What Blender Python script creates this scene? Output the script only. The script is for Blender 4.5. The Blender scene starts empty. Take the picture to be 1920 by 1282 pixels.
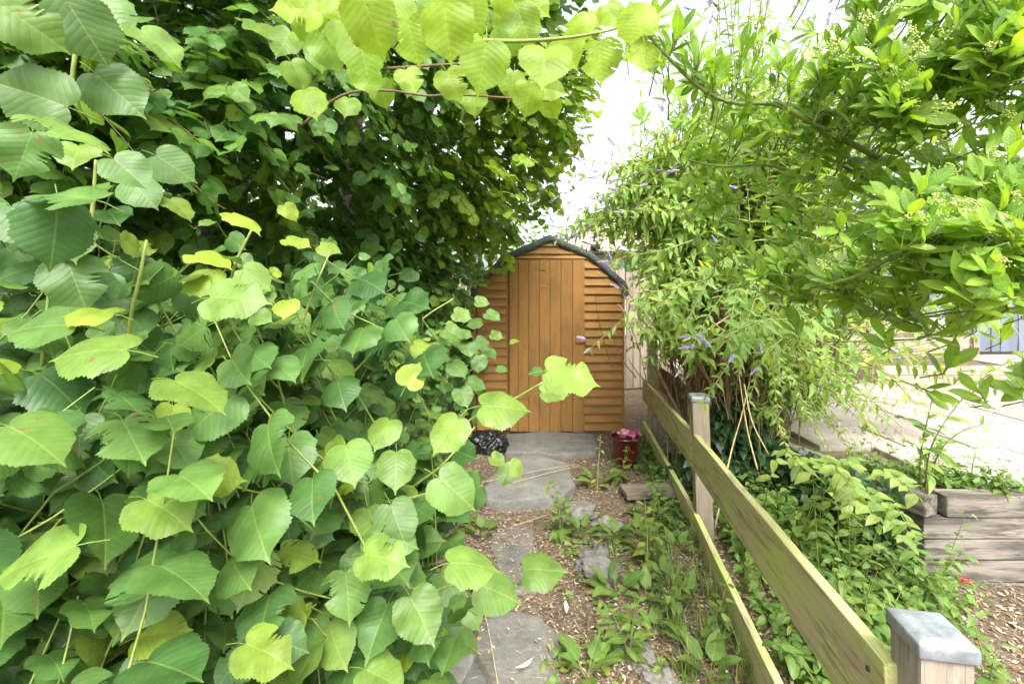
import bpy, bmesh, math, random
import numpy as np
from mathutils import Vector, Matrix, noise
R = math.radians
random.seed(7); rng = np.random.default_rng(7)
scene = bpy.context.scene
COL = scene.collection

# ---------------------------------------------------------------- camera, sky, sun, exposure
F, CZ, HY = 853.0, 1.5, 530.0            # focal length in photo pixels, eye height, horizon row
cam_d = bpy.data.cameras.new('camera'); cam = bpy.data.objects.new('camera', cam_d); COL.objects.link(cam)
cam_d.sensor_width = 36; cam_d.lens = 16.0; cam_d.shift_y = -(641 - HY) / 1920
cam_d.clip_start = 0.02; cam_d.clip_end = 2000
cam.location = (0, 0, CZ); cam.rotation_euler = (R(90), 0, 0)
scene.camera = cam
SUN_EL, SUN_AZ = 54, 168                  # sun stands behind the camera to the right, behind thin cloud
world = bpy.data.worlds.new('World'); scene.world = world; world.use_nodes = True
wn = world.node_tree; wn.nodes.clear()
wo = wn.nodes.new('ShaderNodeOutputWorld'); wb = wn.nodes.new('ShaderNodeBackground')
ws = wn.nodes.new('ShaderNodeTexSky'); ws.sky_type = 'NISHITA'; ws.sun_disc = False
ws.sun_elevation = R(SUN_EL); ws.sun_rotation = R(SUN_AZ); ws.dust_density = 4.0; ws.air_density = 1.0; ws.ozone_density = 1.0
wh = wn.nodes.new('ShaderNodeHueSaturation'); wh.inputs['Saturation'].default_value = 0.22
wn.links.new(ws.outputs[0], wh.inputs['Color']); wn.links.new(wh.outputs[0], wb.inputs[0]); wn.links.new(wb.outputs[0], wo.inputs[0])
wb.inputs[1].default_value = 0.15
sun_d = bpy.data.lights.new('sun', 'SUN'); sun = bpy.data.objects.new('sun', sun_d); COL.objects.link(sun)
sun_d.energy = 1.5; sun_d.angle = R(25); sun_d.color = (1, 0.96, 0.88)
az, el = R(SUN_AZ), R(SUN_EL)
sdir = Vector((math.sin(az) * math.cos(el), math.cos(az) * math.cos(el), math.sin(el)))
sun.rotation_euler = sdir.to_track_quat('Z', 'Y').to_euler(); sun.location = (4, 6, 12)
vs = scene.view_settings; vs.view_transform = 'Standard'; vs.look = 'None'; vs.gamma = 1; vs.use_curve_mapping = False
vs.exposure = 1.72
cy = scene.cycles; cy.use_denoising = True; cy.use_adaptive_sampling = True; cy.adaptive_threshold = .025; cy.max_bounces = 7; cy.diffuse_bounces = 4; cy.transmission_bounces = 6
cy.glossy_bounces = 2; cy.transparent_max_bounces = 4; cy.caustics_reflective = False; cy.caustics_refractive = False

# ---------------------------------------------------------------- helpers
def P(px, py, d): return Vector(((px - 960) / F * d, d, CZ - (py - HY) / F * d))
def G(px, py, z=0.0):
    d = (CZ - z) / (py - HY) * F
    return Vector(((px - 960) / F * d, d, z))
def wm(o):
    m = o.matrix_basis.copy()
    if o.parent: m = wm(o.parent) @ o.matrix_parent_inverse @ m
    return m
def adopt(o, parent):
    if parent is not None:
        o.parent = parent; o.matrix_parent_inverse = wm(parent).inverted()
def tag(o, label=None, cat=None, group=None, kind=None):
    if label: o['label'] = label
    if cat: o['category'] = cat
    if group: o['group'] = group
    if kind: o['kind'] = kind
    return o
def empty(name, loc, label, cat, group=None):
    o = bpy.data.objects.new(name, None); COL.objects.link(o); o.location = loc; o.empty_display_size = .05
    return tag(o, label, cat, group)
def link(name, me, parent=None, mw=None):
    o = bpy.data.objects.new(name, me); COL.objects.link(o)
    if mw is not None: o.matrix_basis = mw
    adopt(o, parent); return o
class MB:
    def __init__(s): s.v = []; s.f = []
    def add(s, V, Fc):
        n = len(s.v); s.v.extend([tuple(p) for p in V]); s.f.extend([tuple(i + n for i in f) for f in Fc])
    def tube(s, pts, rad, sides=6, cap=True):
        pts = [Vector(p) for p in pts]; n = len(pts)
        if not hasattr(rad, '__len__'): rad = [rad] * n
        V = []; ref = Vector((0.31, 0.17, 0.93))
        for i, p in enumerate(pts):
            t = (pts[min(i + 1, n - 1)] - pts[max(i - 1, 0)])
            t = t.normalized() if t.length > 1e-9 else Vector((0, 0, 1))
            a = t.cross(ref)
            if a.length < .05: a = t.cross(Vector((1, 0, 0)))
            a.normalize(); b = t.cross(a)
            for k in range(sides):
                q = 2 * math.pi * k / sides
                V.append(p + (a * math.cos(q) + b * math.sin(q)) * rad[i])
        Fc = []
        for i in range(n - 1):
            for k in range(sides):
                k2 = (k + 1) % sides
                Fc.append((i * sides + k, i * sides + k2, (i + 1) * sides + k2, (i + 1) * sides + k))
        if cap: Fc.append(tuple(range(sides))[::-1]); Fc.append(tuple((n - 1) * sides + k for k in range(sides)))
        s.add(V, Fc)
    def mesh(s, name, mat, smooth=True):
        me = bpy.data.meshes.new(name); me.from_pydata(s.v, [], s.f); me.update()
        if mat: me.materials.append(mat)
        if smooth: me.polygons.foreach_set('use_smooth', [True] * len(me.polygons))
        return me
    def build(s, name, mat, parent=None, smooth=True): return link(name, s.mesh(name, mat, smooth), parent)
def curve_pts(ctrl, n):                   # Catmull-Rom through control points
    c = [Vector(p) for p in ctrl]; c = [c[0] * 2 - c[1]] + c + [c[-1] * 2 - c[-2]]; out = []
    m = len(c) - 3
    for i in range(n + 1):
        u = i / n * m; k = min(int(u), m - 1); t = u - k
        a, b, d, e = c[k], c[k + 1], c[k + 2], c[k + 3]
        out.append(.5 * ((2 * b) + (d - a) * t + (2 * a - 5 * b + 4 * d - e) * t * t + (3 * b - a - 3 * d + e) * t ** 3))
    return out
_bc = {}
def board_mesh(l, w, t, mat, bev=.003, cuts=0, seed=0, rough=0.0):
    key = (round(l, 3), round(w, 3), round(t, 3), mat.name, bev, cuts, seed)
    if key in _bc: return _bc[key]
    bm = bmesh.new(); bmesh.ops.create_cube(bm, size=1)
    for v in bm.verts: v.co = (v.co.x * l, v.co.y * w, v.co.z * t)
    if cuts:
        long = [e for e in bm.edges if abs(e.verts[0].co.x - e.verts[1].co.x) > l * .9]
        bmesh.ops.subdivide_edges(bm, edges=long, cuts=cuts, use_grid_fill=True)
    eds = [e for e in bm.edges if len(e.link_faces) == 2 and e.calc_face_angle(0) > .5]
    bmesh.ops.bevel(bm, geom=eds, offset=bev, segments=2, profile=.6, affect='EDGES')
    if rough:
        for v in bm.verts:
            q = noise.noise_vector(Vector((v.co.x * 3.1 + seed * 9.7, v.co.y * 8, v.co.z * 8)))
            v.co += Vector((0, q.y, q.z)) * rough
    me = bpy.data.meshes.new('board'); bm.to_mesh(me); bm.free(); me.materials.append(mat)
    _bc[key] = me; return me
def frame(o, x, z):                       # matrix with local X along x, Z near z, at o
    x = Vector(x).normalized(); z = Vector(z); y = z.cross(x).normalized(); z = x.cross(y)
    m = Matrix((x, y, z)).transposed().to_4x4(); m.translation = Vector(o); return m
def board(name, a, b, w, t, wdir, mat, parent, bev=.003, cuts=0, seed=0, rough=0.0):
    """plank from a to b; wdir is the direction of its width"""
    a = Vector(a); b = Vector(b); x = (b - a); l = x.length; x.normalize()
    y = Vector(wdir); y = (y - x * y.dot(x)).normalized(); z = x.cross(y)
    m = Matrix((x, y, z)).transposed().to_4x4(); m.translation = (a + b) / 2
    return link(name, board_mesh(l, w, t, mat, bev, cuts, seed, rough), parent, m)
def blob(name, c, r, mat, parent=None, seed=0, amp=.25, sub=3, flat=None):
    bm = bmesh.new(); bmesh.ops.create_icosphere(bm, subdivisions=sub, radius=1)
    for v in bm.verts:
        n = v.co.normalized()
        k = 1 + amp * noise.noise(n * 1.6 + Vector((seed * 3.3, 1, 0))) + amp * .55 * noise.noise(n * 4 + Vector((seed, 5, 2))) + amp * .2 * noise.noise(n * 11 + Vector((seed, 5, 2)))
        v.co = Vector((n.x * r[0], n.y * r[1], n.z * r[2])) * k
    me = bpy.data.meshes.new(name); bm.to_mesh(me); bm.free(); me.materials.append(mat)
    me.polygons.foreach_set('use_smooth', [True] * len(me.polygons))
    return link(name, me, parent, Matrix.Translation(Vector(c)) @ Matrix.Rotation(seed * 1.3, 4, 'Z'))

# ---------------------------------------------------------------- materials
class NT:
    def __init__(s, name):
        s.m = bpy.data.materials.new(name); s.m.use_nodes = True; s.t = s.m.node_tree; s.t.nodes.clear()
        s.out = s.t.nodes.new('ShaderNodeOutputMaterial')
    def n(s, typ, **kw):
        o = s.t.nodes.new('ShaderNode' + typ)
        for k, v in kw.items(): setattr(o, k, v)
        return o
    def l(s, a, b): s.t.links.new(a, b)
    def put(s, sock, v):
        if hasattr(v, 'is_linked') or isinstance(v, bpy.types.NodeSocket): s.l(v, sock)
        else: sock.default_value = v
    def math(s, op, a, b=0.0, c=None):
        o = s.n('Math', operation=op); s.put(o.inputs[0], a); s.put(o.inputs[1], b)
        if c is not None: s.put(o.inputs[2], c)
        return o.outputs[0]
    def mix(s, f, a, b, bt='MIX'):
        o = s.n('MixRGB', blend_type=bt); s.put(o.inputs[0], f)
        for i, v in ((1, a), (2, b)): s.put(o.inputs[i], (*v, 1) if isinstance(v, tuple) and len(v) == 3 else v)
        return o.outputs[0]
    def rng(s, v, a, b, c=0.0, d=1.0):
        o = s.n('MapRange'); s.put(o.inputs[0], v)
        for i, q in enumerate((a, b, c, d)): o.inputs[1 + i].default_value = q
        return o.outputs[0]
    def noise(s, vec, scale, detail=4, rough=.6, dist=0):
        o = s.n('TexNoise'); s.put(o.inputs['Vector'], vec); o.inputs['Scale'].default_value = scale
        o.inputs['Detail'].default_value = detail; o.inputs['Roughness'].default_value = rough; o.inputs['Distortion'].default_value = dist
        return o.outputs['Fac']
    def bump(s, h, strength, dist):
        o = s.n('Bump'); s.l(h, o.inputs['Height']); o.inputs['Strength'].default_value = strength; o.inputs['Distance'].default_value = dist
        return o.outputs[0]
    def bsdf(s, col, rough=.6, spec=.4, normal=None, metal=0, coat=0):
        o = s.n('BsdfPrincipled'); s.put(o.inputs['Base Color'], (*col, 1) if isinstance(col, tuple) and len(col) == 3 else col)
        s.put(o.inputs['Roughness'], rough); o.inputs['Specular IOR Level'].default_value = spec; o.inputs['Metallic'].default_value = metal
        o.inputs['Coat Weight'].default_value = coat
        if normal is not None: s.l(normal, o.inputs['Normal'])
        return o.outputs[0]
    def done(s, sh): s.l(sh, s.out.inputs[0]); return s.m
    def scaled(s, vec, sc, off=None):
        o = s.n('VectorMath', operation='MULTIPLY'); s.l(vec, o.inputs[0]); o.inputs[1].default_value = sc
        if off is None: return o.outputs[0]
        a = s.n('VectorMath', operation='ADD'); s.l(o.outputs[0], a.inputs[0]); s.l(off, a.inputs[1]); return a.outputs[0]
def wood_mat(name, c1, c2, c3=None, green=None, gamt=(.5, .7), grain=1.0, rough=.75, dark=(.05, .04, .03), dark_amt=(.62, .75), cracks=.4, jit=.25, knots=0):
    m = NT(name); tc = m.n('TexCoord').outputs['Object']; oi = m.n('ObjectInfo')
    off = m.n('CombineXYZ'); m.l(m.math('MULTIPLY', oi.outputs['Random'], 37.0), off.inputs[0]); m.l(m.math('MULTIPLY', oi.outputs['Random'], 91.0), off.inputs[1])
    g1 = m.noise(m.scaled(tc, (3.4 * grain, 46, 46), off.outputs[0]), 1.0, 8, .7, .8)
    g2 = m.noise(m.scaled(tc, (.9, 5, 5), off.outputs[0]), 1.4, 4, .6)
    g3 = m.noise(m.scaled(tc, (5 * grain, 160, 160), off.outputs[0]), 1.0, 3, .6)
    col = m.mix(m.rng(g1, .3, .7), c1, c2)
    if c3: col = m.mix(m.rng(g2, .42, .72), col, c3)
    if green: col = m.mix(m.rng(m.noise(m.scaled(tc, (1.6, 4, 4), off.outputs[0]), 1.7, 5, .65), *gamt), col, green)
    col = m.mix(m.math('MULTIPLY', m.rng(m.noise(m.scaled(tc, (1.4, 11, 11), off.outputs[0]), 2.3, 6, .7), *dark_amt), .75), col, dark)
    col = m.mix(m.math('MULTIPLY', m.rng(g3, .60, .68), cracks), col, dark)
    if knots:
        vo = m.n('TexVoronoi'); m.l(m.scaled(tc, (2.6, 9, 9), off.outputs[0]), vo.inputs['Vector']); vo.inputs['Scale'].default_value = 1.0
        kn = m.rng(m.math('ADD', vo.outputs['Distance'], m.math('MULTIPLY', m.math('SUBTRACT', g1, .5), .12)), .16, .07)
        col = m.mix(m.math('MULTIPLY', kn, knots), col, dark)
    hv = m.n('HueSaturation'); m.l(col, hv.inputs['Color']); m.l(m.rng(oi.outputs['Random'], 0, 1, 1 - jit, 1 + jit * .6), hv.inputs['Value'])
    b = m.bump(m.math('ADD', g1, m.math('MULTIPLY', g3, .6)), .5, .004)
    return m.done(m.bsdf(hv.outputs[0], rough, .25, b))
def stone_mat(name, c1, c2, spot, sc=6, rough=.9, spot_amt=(.6, .7), bump=.6):
    m = NT(name); tc = m.n('TexCoord').outputs['Object']; oi = m.n('ObjectInfo')
    off = m.n('CombineXYZ'); m.l(m.math('MULTIPLY', oi.outputs['Random'], 53.0), off.inputs[0])
    v = m.scaled(tc, (1, 1, 1), off.outputs[0])
    n1 = m.noise(v, sc, 8, .65); n2 = m.noise(v, sc * 6, 6, .7); n3 = m.noise(v, sc * .5, 3, .5)
    col = m.mix(m.rng(n1, .3, .7), c1, c2)
    col = m.mix(m.math('MULTIPLY', m.rng(n2, *spot_amt), .7), col, spot)
    col = m.mix(m.math('MULTIPLY', m.rng(n3, .5, .75), .5), col, tuple(x * .55 for x in c1))
    hv = m.n('HueSaturation'); m.l(col, hv.inputs['Color']); m.l(m.rng(oi.outputs['Random'], 0, 1, .8, 1.15), hv.inputs['Value'])
    b = m.bump(m.math('ADD', n1, m.math('MULTIPLY', n2, .5)), bump, .01)
    return m.done(m.bsdf(hv.outputs[0], rough, .25, b))
def leaf_mat(name, a, b, young, rough=.42, spec=.4, trans=.35, nv=7, k=.62, veins=.5, use_obj=False, gloss_bump=.12, brown=True):
    m = NT(name)
    uv = m.n('UVMap').outputs[0]; sx = m.n('SeparateXYZ'); m.l(uv, sx.inputs[0])
    if use_obj:
        sc = m.n('SeparateColor'); m.l(m.n('ObjectInfo').outputs['Color'], sc.inputs[0])
    else:
        at = m.n('Attribute', attribute_name='tint'); sc = m.n('SeparateColor'); m.l(at.outputs['Color'], sc.inputs[0])
    r, g, bl = sc.outputs[0], sc.outputs[1], sc.outputs[2]
    ax = m.math('ABSOLUTE', sx.outputs[0])
    geo = m.n('NewGeometry').outputs['Position']
    wig = m.math('MULTIPLY', m.math('SUBTRACT', m.noise(geo, 26, 2, .5), .5), .11)
    t = m.math('FRACT', m.math('MULTIPLY', m.math('ADD', m.math('SUBTRACT', sx.outputs[1], m.math('MULTIPLY', ax, k)), m.math('ADD', wig, m.math('MULTIPLY', r, .3))), nv))
    tri = m.math('ABSOLUTE', m.math('SUBTRACT', m.math('MULTIPLY', t, 2.0), 1.0))      # 1 on the vein
    lat = m.rng(tri, .90, 1.0)
    mid = m.rng(ax, .022, .004)
    vein = m.math('MAXIMUM', m.math('MULTIPLY', lat, .65), mid)
    blot = m.noise(geo, 23, 4, .65)
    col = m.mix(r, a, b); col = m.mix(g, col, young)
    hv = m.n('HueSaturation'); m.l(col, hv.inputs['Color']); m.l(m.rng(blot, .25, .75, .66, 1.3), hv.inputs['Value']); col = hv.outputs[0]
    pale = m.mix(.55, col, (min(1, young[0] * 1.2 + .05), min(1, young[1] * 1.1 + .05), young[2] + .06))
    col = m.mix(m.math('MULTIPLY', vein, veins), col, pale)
    if brown:
        bs = m.math('MULTIPLY', m.rng(m.noise(geo, 55, 4, .65), .62, .68), m.rng(bl, .35, .9))
        col = m.mix(bs, col, (.22, .13, .05))
    puck = m.math('ADD', m.math('MULTIPLY', m.math('POWER', tri, 2.0), -1.0), m.math('MULTIPLY', m.noise(geo, 170, 4, .7), 1.1))
    bp = m.bump(puck, gloss_bump, .003)
    p = m.bsdf(col, rough, spec, bp)
    tr = m.n('BsdfTranslucent'); tcol = m.mix(1.0, col, (1.75, 1.6, .55), 'MULTIPLY'); m.l(tcol, tr.inputs[0]); m.l(bp, tr.inputs['Normal'])
    mx = m.n('MixShader'); m.put(mx.inputs[0], m.math('ADD', trans, m.math('MULTIPLY', g, .12))); m.l(p, mx.inputs[1]); m.l(tr.outputs[0], mx.inputs[2])
    return m.done(mx.outputs[0])
def bark_mat(name, c1, c2, moss=None, sc=1.0):
    m = NT(name); tc = m.n('TexCoord').outputs['Object']
    v = m.scaled(tc, (22 * sc, 22 * sc, 4 * sc))
    n1 = m.noise(v, 1.0, 8, .7, 1.2); n2 = m.noise(tc, 7 * sc, 5, .6)
    col = m.mix(m.rng(n1, .35, .65), c1, c2)
    if moss: col = m.mix(m.rng(n2, .55, .75), col, moss)
    return m.done(m.bsdf(col, .9, .2, m.bump(n1, 1.0, .02)))
def plain(name, c, rough=.6, spec=.4, var=.25, sc=14, metal=0, bump=.2, coat=0):
    m = NT(name); tc = m.n('TexCoord').outputs['Object']; n1 = m.noise(tc, sc, 6, .65)
    col = m.mix(m.rng(n1, .3, .7), tuple(x * (1 - var) for x in c), tuple(min(1, x * (1 + var)) for x in c))
    return m.done(m.bsdf(col, rough, spec, m.bump(n1, bump, .004), metal, coat))

M = {}
M['shed'] = wood_mat('shed_wood', (.37, .185, .056), (.50, .26, .085), (.41, .205, .064), green=(.25, .155, .06), gamt=(.45, .78), dark_amt=(.58, .80), cracks=.3, rough=.65, jit=.07)
M['rail'] = wood_mat('rail_wood', (.44, .37, .20), (.66, .59, .36), (.38, .28, .15), green=(.50, .56, .18), gamt=(.40, .64), grain=1.0, dark=(.10, .075, .04), dark_amt=(.53, .70), cracks=.6, knots=.55, jit=.1)
M['post'] = wood_mat('post_wood', (.28, .235, .18), (.43, .38, .31), (.22, .175, .13), green=(.36, .37, .14), gamt=(.5, .72), grain=1.0, dark=(.10, .085, .065), dark_amt=(.54, .72), cracks=.6, knots=.4)
M['sleeper'] = wood_mat('sleeper_wood', (.21, .185, .15), (.34, .31, .265), (.095, .08, .065), green=None, dark=(.035, .03, .027), dark_amt=(.44, .60), cracks=.7)
M['pale_wood'] = wood_mat('pale_wood', (.38, .30, .235), (.50, .42, .34), (.32, .25, .195), dark_amt=(.66, .8))
M['blue_wood'] = wood_mat('blue_wood', (.15, .18, .235), (.22, .255, .315), (.18, .21, .265), dark=(.06, .08, .12), dark_amt=(.7, .85), cracks=.2)
M['old_wood'] = wood_mat('old_wood', (.20, .16, .12), (.32, .28, .23), (.12, .09, .07), dark_amt=(.55, .7), cracks=.8)
M['felt'] = plain('roof_felt', (.11, .12, .125), .85, .25, .45, 60, bump=.6)
M['zinc'] = plain('galvanised_metal', (.34, .37, .40), .5, .5, .38, 26, metal=.5, bump=.3)
M['iron'] = plain('dark_iron', (.05, .045, .04), .6, .4, .3, 40)
M['flag'] = stone_mat('flagstone', (.13, .125, .112), (.28, .268, .24), (.42, .40, .36), 7, spot_amt=(.56, .72), bump=1.0)
M['rock'] = stone_mat('rubble', (.16, .145, .125), (.33, .31, .28), (.48, .47, .43), 18, spot_amt=(.55, .7), bump=.9)
M['slab'] = stone_mat('patio_slab', (.30, .255, .225), (.43, .385, .345), (.21, .15, .11), 4, spot_amt=(.6, .75), bump=.3)
M['joint'] = plain('patio_joint', (.20, .15, .10), .95, .2, .4, 30)
M['bark'] = bark_mat('lime_bark', (.035, .03, .025), (.16, .135, .11), (.06, .07, .035))
M['twig'] = plain('brown_twig', (.16, .105, .06), .75, .3, .35, 30)
M['dead_stem'] = plain('dry_brown_stem', (.23, .14, .08), .8, .25, .4, 25)
M['shoot'] = plain('green_shoot', (.24, .30, .07), .55, .4, .3, 40)
M['bstem'] = plain('olive_brown_stem', (.26, .24, .10), .7, .3, .3, 30)
M['tan_stem'] = plain('dry_tan_stem', (.50, .38, .22), .75, .3, .3, 30)
M['euo_stem'] = plain('olive_stem', (.17, .23, .06), .5, .4, .3, 40)
M['pot'] = plain('glazed_red_pot', (.085, .008, .009), .18, .6, .35, 9, bump=.05, coat=.6)
M['soil'] = plain('dark_soil', (.05, .035, .025), .95, .2, .4, 40, bump=.8)
M['pink'] = plain('pink_petal', (.72, .16, .34), .5, .3, .35, 60)
M['palepink'] = plain('pale_pink_petal', (.80, .42, .55), .5, .3, .2, 60)
M['bag'] = plain('black_plastic', (.012, .013, .014), .34, .6, .3, 8, bump=.3)
M['red'] = plain('red_plastic', (.50, .03, .035), .35, .5, .2, 20)
M['bud'] = plain('yellow_green_bud', (.50, .60, .17), .5, .35, .25, 80)
M['purple'] = plain('purple_floret', (.44, .36, .62), .6, .3, .35, 90)
M['spent'] = plain('spent_floret', (.36, .24, .16), .8, .2, .4, 90)
M['bract'] = plain('pale_bract', (.72, .66, .42), .7, .2, .15, 40)
M['tile'] = stone_mat('roof_tile', (.40, .28, .24), (.52, .38, .33), (.33, .25, .21), 3, spot_amt=(.55, .7), bump=.4)
M['render'] = plain('pale_render', (.74, .72, .68), .9, .2, .06, 5)
M['glass'] = plain('window_glass', (.06, .08, .09), .06, .8, .1, 3, bump=0)
M['white'] = plain('white_frame', (.78, .78, .76), .5, .4, .04, 5)
M['grass'] = leaf_mat('grass_blade', (.12, .22, .05), (.20, .30, .08), (.40, .40, .14), trans=.3, veins=0, brown=False)
def ground_mat():
    m = NT('earth_and_litter'); geo = m.n('NewGeometry').outputs['Position']
    n1 = m.noise(geo, 3, 6, .65); n2 = m.noise(geo, 40, 6, .7); n3 = m.noise(geo, 120, 4, .7)
    col = m.mix(m.rng(n2, .35, .65), (.09, .066, .048), (.30, .225, .16))
    col = m.mix(m.math('MULTIPLY', m.rng(n3, .55, .68), .7), col, (.42, .32, .22))
    col = m.mix(m.math('MULTIPLY', m.rng(n1, .52, .7), .4), col, (.07, .085, .03))
    return m.done(m.bsdf(col, .95, .2, m.bump(m.math('ADD', n2, n3), .9, .02)))
M['ground'] = ground_mat()
def litter_mat():
    m = NT('dry_litter'); at = m.n('Attribute', attribute_name='tint'); sc = m.n('SeparateColor'); m.l(at.outputs['Color'], sc.inputs[0])
    col = m.mix(sc.outputs[0], (.20, .13, .08), (.60, .48, .35)); col = m.mix(m.rng(sc.outputs[1], .86, .9), col, (.42, .19, .08))
    col = m.mix(m.rng(sc.outputs[2], .85, .9), col, (.68, .60, .47))
    return m.done(m.bsdf(col, .85, .2))
M['litter'] = litter_mat()
# leaf materials: attribute version for massed leaves, object version for single ones
LM = {}
def lmats(key, *a, **k): LM[key] = (leaf_mat(key + '_massed', *a, **k), leaf_mat(key, *a, use_obj=True, **k))
lmats('lime_leaf', (.045, .125, .034), (.10, .215, .055), (.34, .45, .055), rough=.44, spec=.40, trans=.28, veins=.4, nv=8)
lmats('lime_tree_leaf', (.05, .145, .035), (.12, .265, .055), (.40, .56, .05), rough=.45, spec=.35, trans=.46, veins=.4, nv=8)
lmats('evergreen_leaf', (.14, .29, .035), (.30, .48, .07), (.46, .58, .11), rough=.28, spec=.5, trans=.42, nv=9, k=.9, veins=.35, gloss_bump=.15, brown=False)
lmats('buddleia_leaf', (.14, .28, .075), (.30, .46, .12), (.46, .50, .10), rough=.5, spec=.3, trans=.40, nv=12, k=1.1, veins=.45)
lmats('weed_leaf', (.075, .17, .04), (.16, .28, .06), (.50, .52, .12), rough=.45, spec=.35, trans=.33, nv=8, k=.8, veins=.45)
lmats('ivy_leaf', (.018, .055, .018), (.04, .10, .03), (.12, .22, .05), rough=.35, spec=.4, trans=.15, nv=4, k=.9, veins=.5)
lmats('far_leaf', (.07, .16, .04), (.15, .27, .07), (.30, .42, .10), rough=.55, spec=.25, trans=.38, veins=.2, brown=False)

# ---------------------------------------------------------------- leaf templates (x across, y along, z up), unit length
class T: pass
def leaf_template(outline, rows, fold=.15, droop=.25, edge=.2, wave=.03, seed=0, petiole=0, teeth=0.0, holes=0, bite=None):
    rs = random.Random(seed); n = len(outline); V = []; Fc = []
    ph = rs.uniform(0, 6); tw = rs.uniform(-.25, .25); side = rs.uniform(-.12, .12)
    def z(x, y): return fold * abs(x) - droop * max(y, 0) ** 2 - edge * x * x + wave * math.sin(y * 9 + ph + (2 if x > 0 else 0)) * min(1, abs(x) * 3.5) + tw * x * y + side * x
    for sgn in (1, -1):
        base = len(V)
        for i, (x, y) in enumerate(outline):
            ym = min(max(y * .97 - .25 * x, 0.0), outline[-1][1])
            k = 1.0
            if teeth and 0 < i < n - 1: k = 1 + teeth * (1 if i % 2 else -1)
            if bite and bite[0] == sgn and bite[1] <= i <= bite[2]: k *= bite[3] + .1 * math.sin(i * 2.3)
            for f in rows:
                ff = f * (k if f == 1 else 1) if f > 0 else 0
                px, py = sgn * x * ff, ym + (y - ym) * ff
                V.append((px, py, z(px, py)))
        r = len(rows)
        for i in range(n - 1):
            for j in range(r - 1):
                if holes and j == r - 2 - (i % 2) and 2 < i < n - 4 and rs.random() < holes: continue
                a, b, c, d = base + i * r + j, base + i * r + j + 1, base + (i + 1) * r + j + 1, base + (i + 1) * r + j
                q = (a, b, c, d) if sgn > 0 else (d, c, b, a)
                Fc.append((q[0], q[1], q[2])); Fc.append((q[0], q[2], q[3]))
    if petiole:
        mb = MB(); mb.tube([(0, .03, .0), (0, -.18, -.03), (.02, -petiole, -.14)], [.012, .013, .016], 3, False)
        k = len(V); V += mb.v; Fc += [tuple(i + k for i in t) for f in mb.f for t in ((f[0], f[1], f[2]), (f[0], f[2], f[3]))]
    o = T(); o.V = np.array(V, float); o.F = np.array(Fc, int)
    o.UV = o.V[:, :2].copy(); 
    if petiole: o.UV[k:, 0] *= .2
    return o
HEART = [(x * 1.1, y * (1.35 if y < 0 else 1)) for x, y in [(0, .0), (.06, -.055), (.15, -.09), (.25, -.085), (.345, -.045), (.42, .03), (.465, .12), (.485, .22), (.48, .32), (.468, .42), (.445, .52), (.405, .62), (.345, .71), (.265, .79), (.18, .855), (.10, .905), (.04, .96), (0, 1.07)]]
def resample(o, n):
    o = np.array(o); d = np.r_[0, np.cumsum(np.hypot(*np.diff(o, axis=0).T))]; s = np.linspace(0, d[-1], n)
    return [(float(np.interp(q, d, o[:, 0])), float(np.interp(q, d, o[:, 1]))) for q in s]
def lance(w, peak, n, tipp=1.0):
    out = []
    for i in range(n):
        s = i / (n - 1); q = s ** (math.log(.5) / math.log(peak))
        out.append((w * math.sin(math.pi * q) ** tipp * .5 if 0 < i < n - 1 else 0.0, s))
    return out
IVY = [(0, 0), (.14, -.12), (.34, -.06), (.48, .12), (.30, .26), (.36, .46), (.20, .52), (.12, .78), (0, 1.0)]
LEAF = {}
def family(key, fn, nvar):
    LEAF[key] = [[fn(lod, i) for i in range(nvar)] for lod in range(3)]
def lime(lod, i):
    rs = random.Random(i * 17 + 3)
    o = [(x * rs.uniform(.93, 1.08), y) for x, y in HEART]
    kw = dict(fold=rs.uniform(-.05, .22), droop=rs.uniform(.08, .38), edge=rs.uniform(.1, .75), wave=rs.uniform(.015, .05), seed=i)
    if lod == 0: return leaf_template(resample(o, 53), (0, .33, .68, 1), petiole=.42, teeth=.028, holes=(.06 if i == 5 else 0), bite=((1, 20, 30, .62) if i == 5 else (-1, 26, 33, .7) if i == 7 else None), **kw)
    if lod == 1: return leaf_template(resample(o, 17), (0, .55, 1), petiole=.35, teeth=.03, **kw)
    return leaf_template(resample(o, 8), (0, 1), **kw)
family('lime', lime, 9)
def euon(lod, i):
    rs = random.Random(i * 13 + 5); kw = dict(fold=rs.uniform(.1, .4), droop=rs.uniform(-.1, .3), edge=rs.uniform(.2, .8), wave=.01, seed=i)
    o = lance(rs.uniform(.31, .41), .58, (17, 9, 6)[lod], .85)
    return leaf_template(o, ((0, .5, 1), (0, .6, 1), (0, 1))[lod], petiole=(.16 if lod == 0 else 0), **kw)
family('evergreen', euon, 6)
def budd(lod, i):
    rs = random.Random(i * 19 + 1); kw = dict(fold=rs.uniform(.1, .35), droop=rs.uniform(.1, .5), edge=rs.uniform(.2, .6), wave=.025, seed=i, teeth=(.03 if lod == 0 else 0))
    o = lance(rs.uniform(.28, .36), .38, (21, 9, 6)[lod], .95)
    return leaf_template(o, ((0, .5, 1), (0, .6, 1), (0, 1))[lod], **kw)
family('buddleia', budd, 6)
def weedl(lod, i):
    rs = random.Random(i * 23 + 2); kw = dict(fold=rs.uniform(.05, .3), droop=rs.uniform(.1, .5), edge=rs.uniform(.2, .6), wave=.04, seed=i, teeth=(.04 if lod == 0 else 0))
    o = lance(rs.uniform(.48, .62), .36, (19, 9, 6)[lod], .8)
    return leaf_template(o, ((0, .5, 1), (0, .6, 1), (0, 1))[lod], petiole=(.3 if lod == 0 else 0), **kw)
family('weed', weedl, 5)
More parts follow.
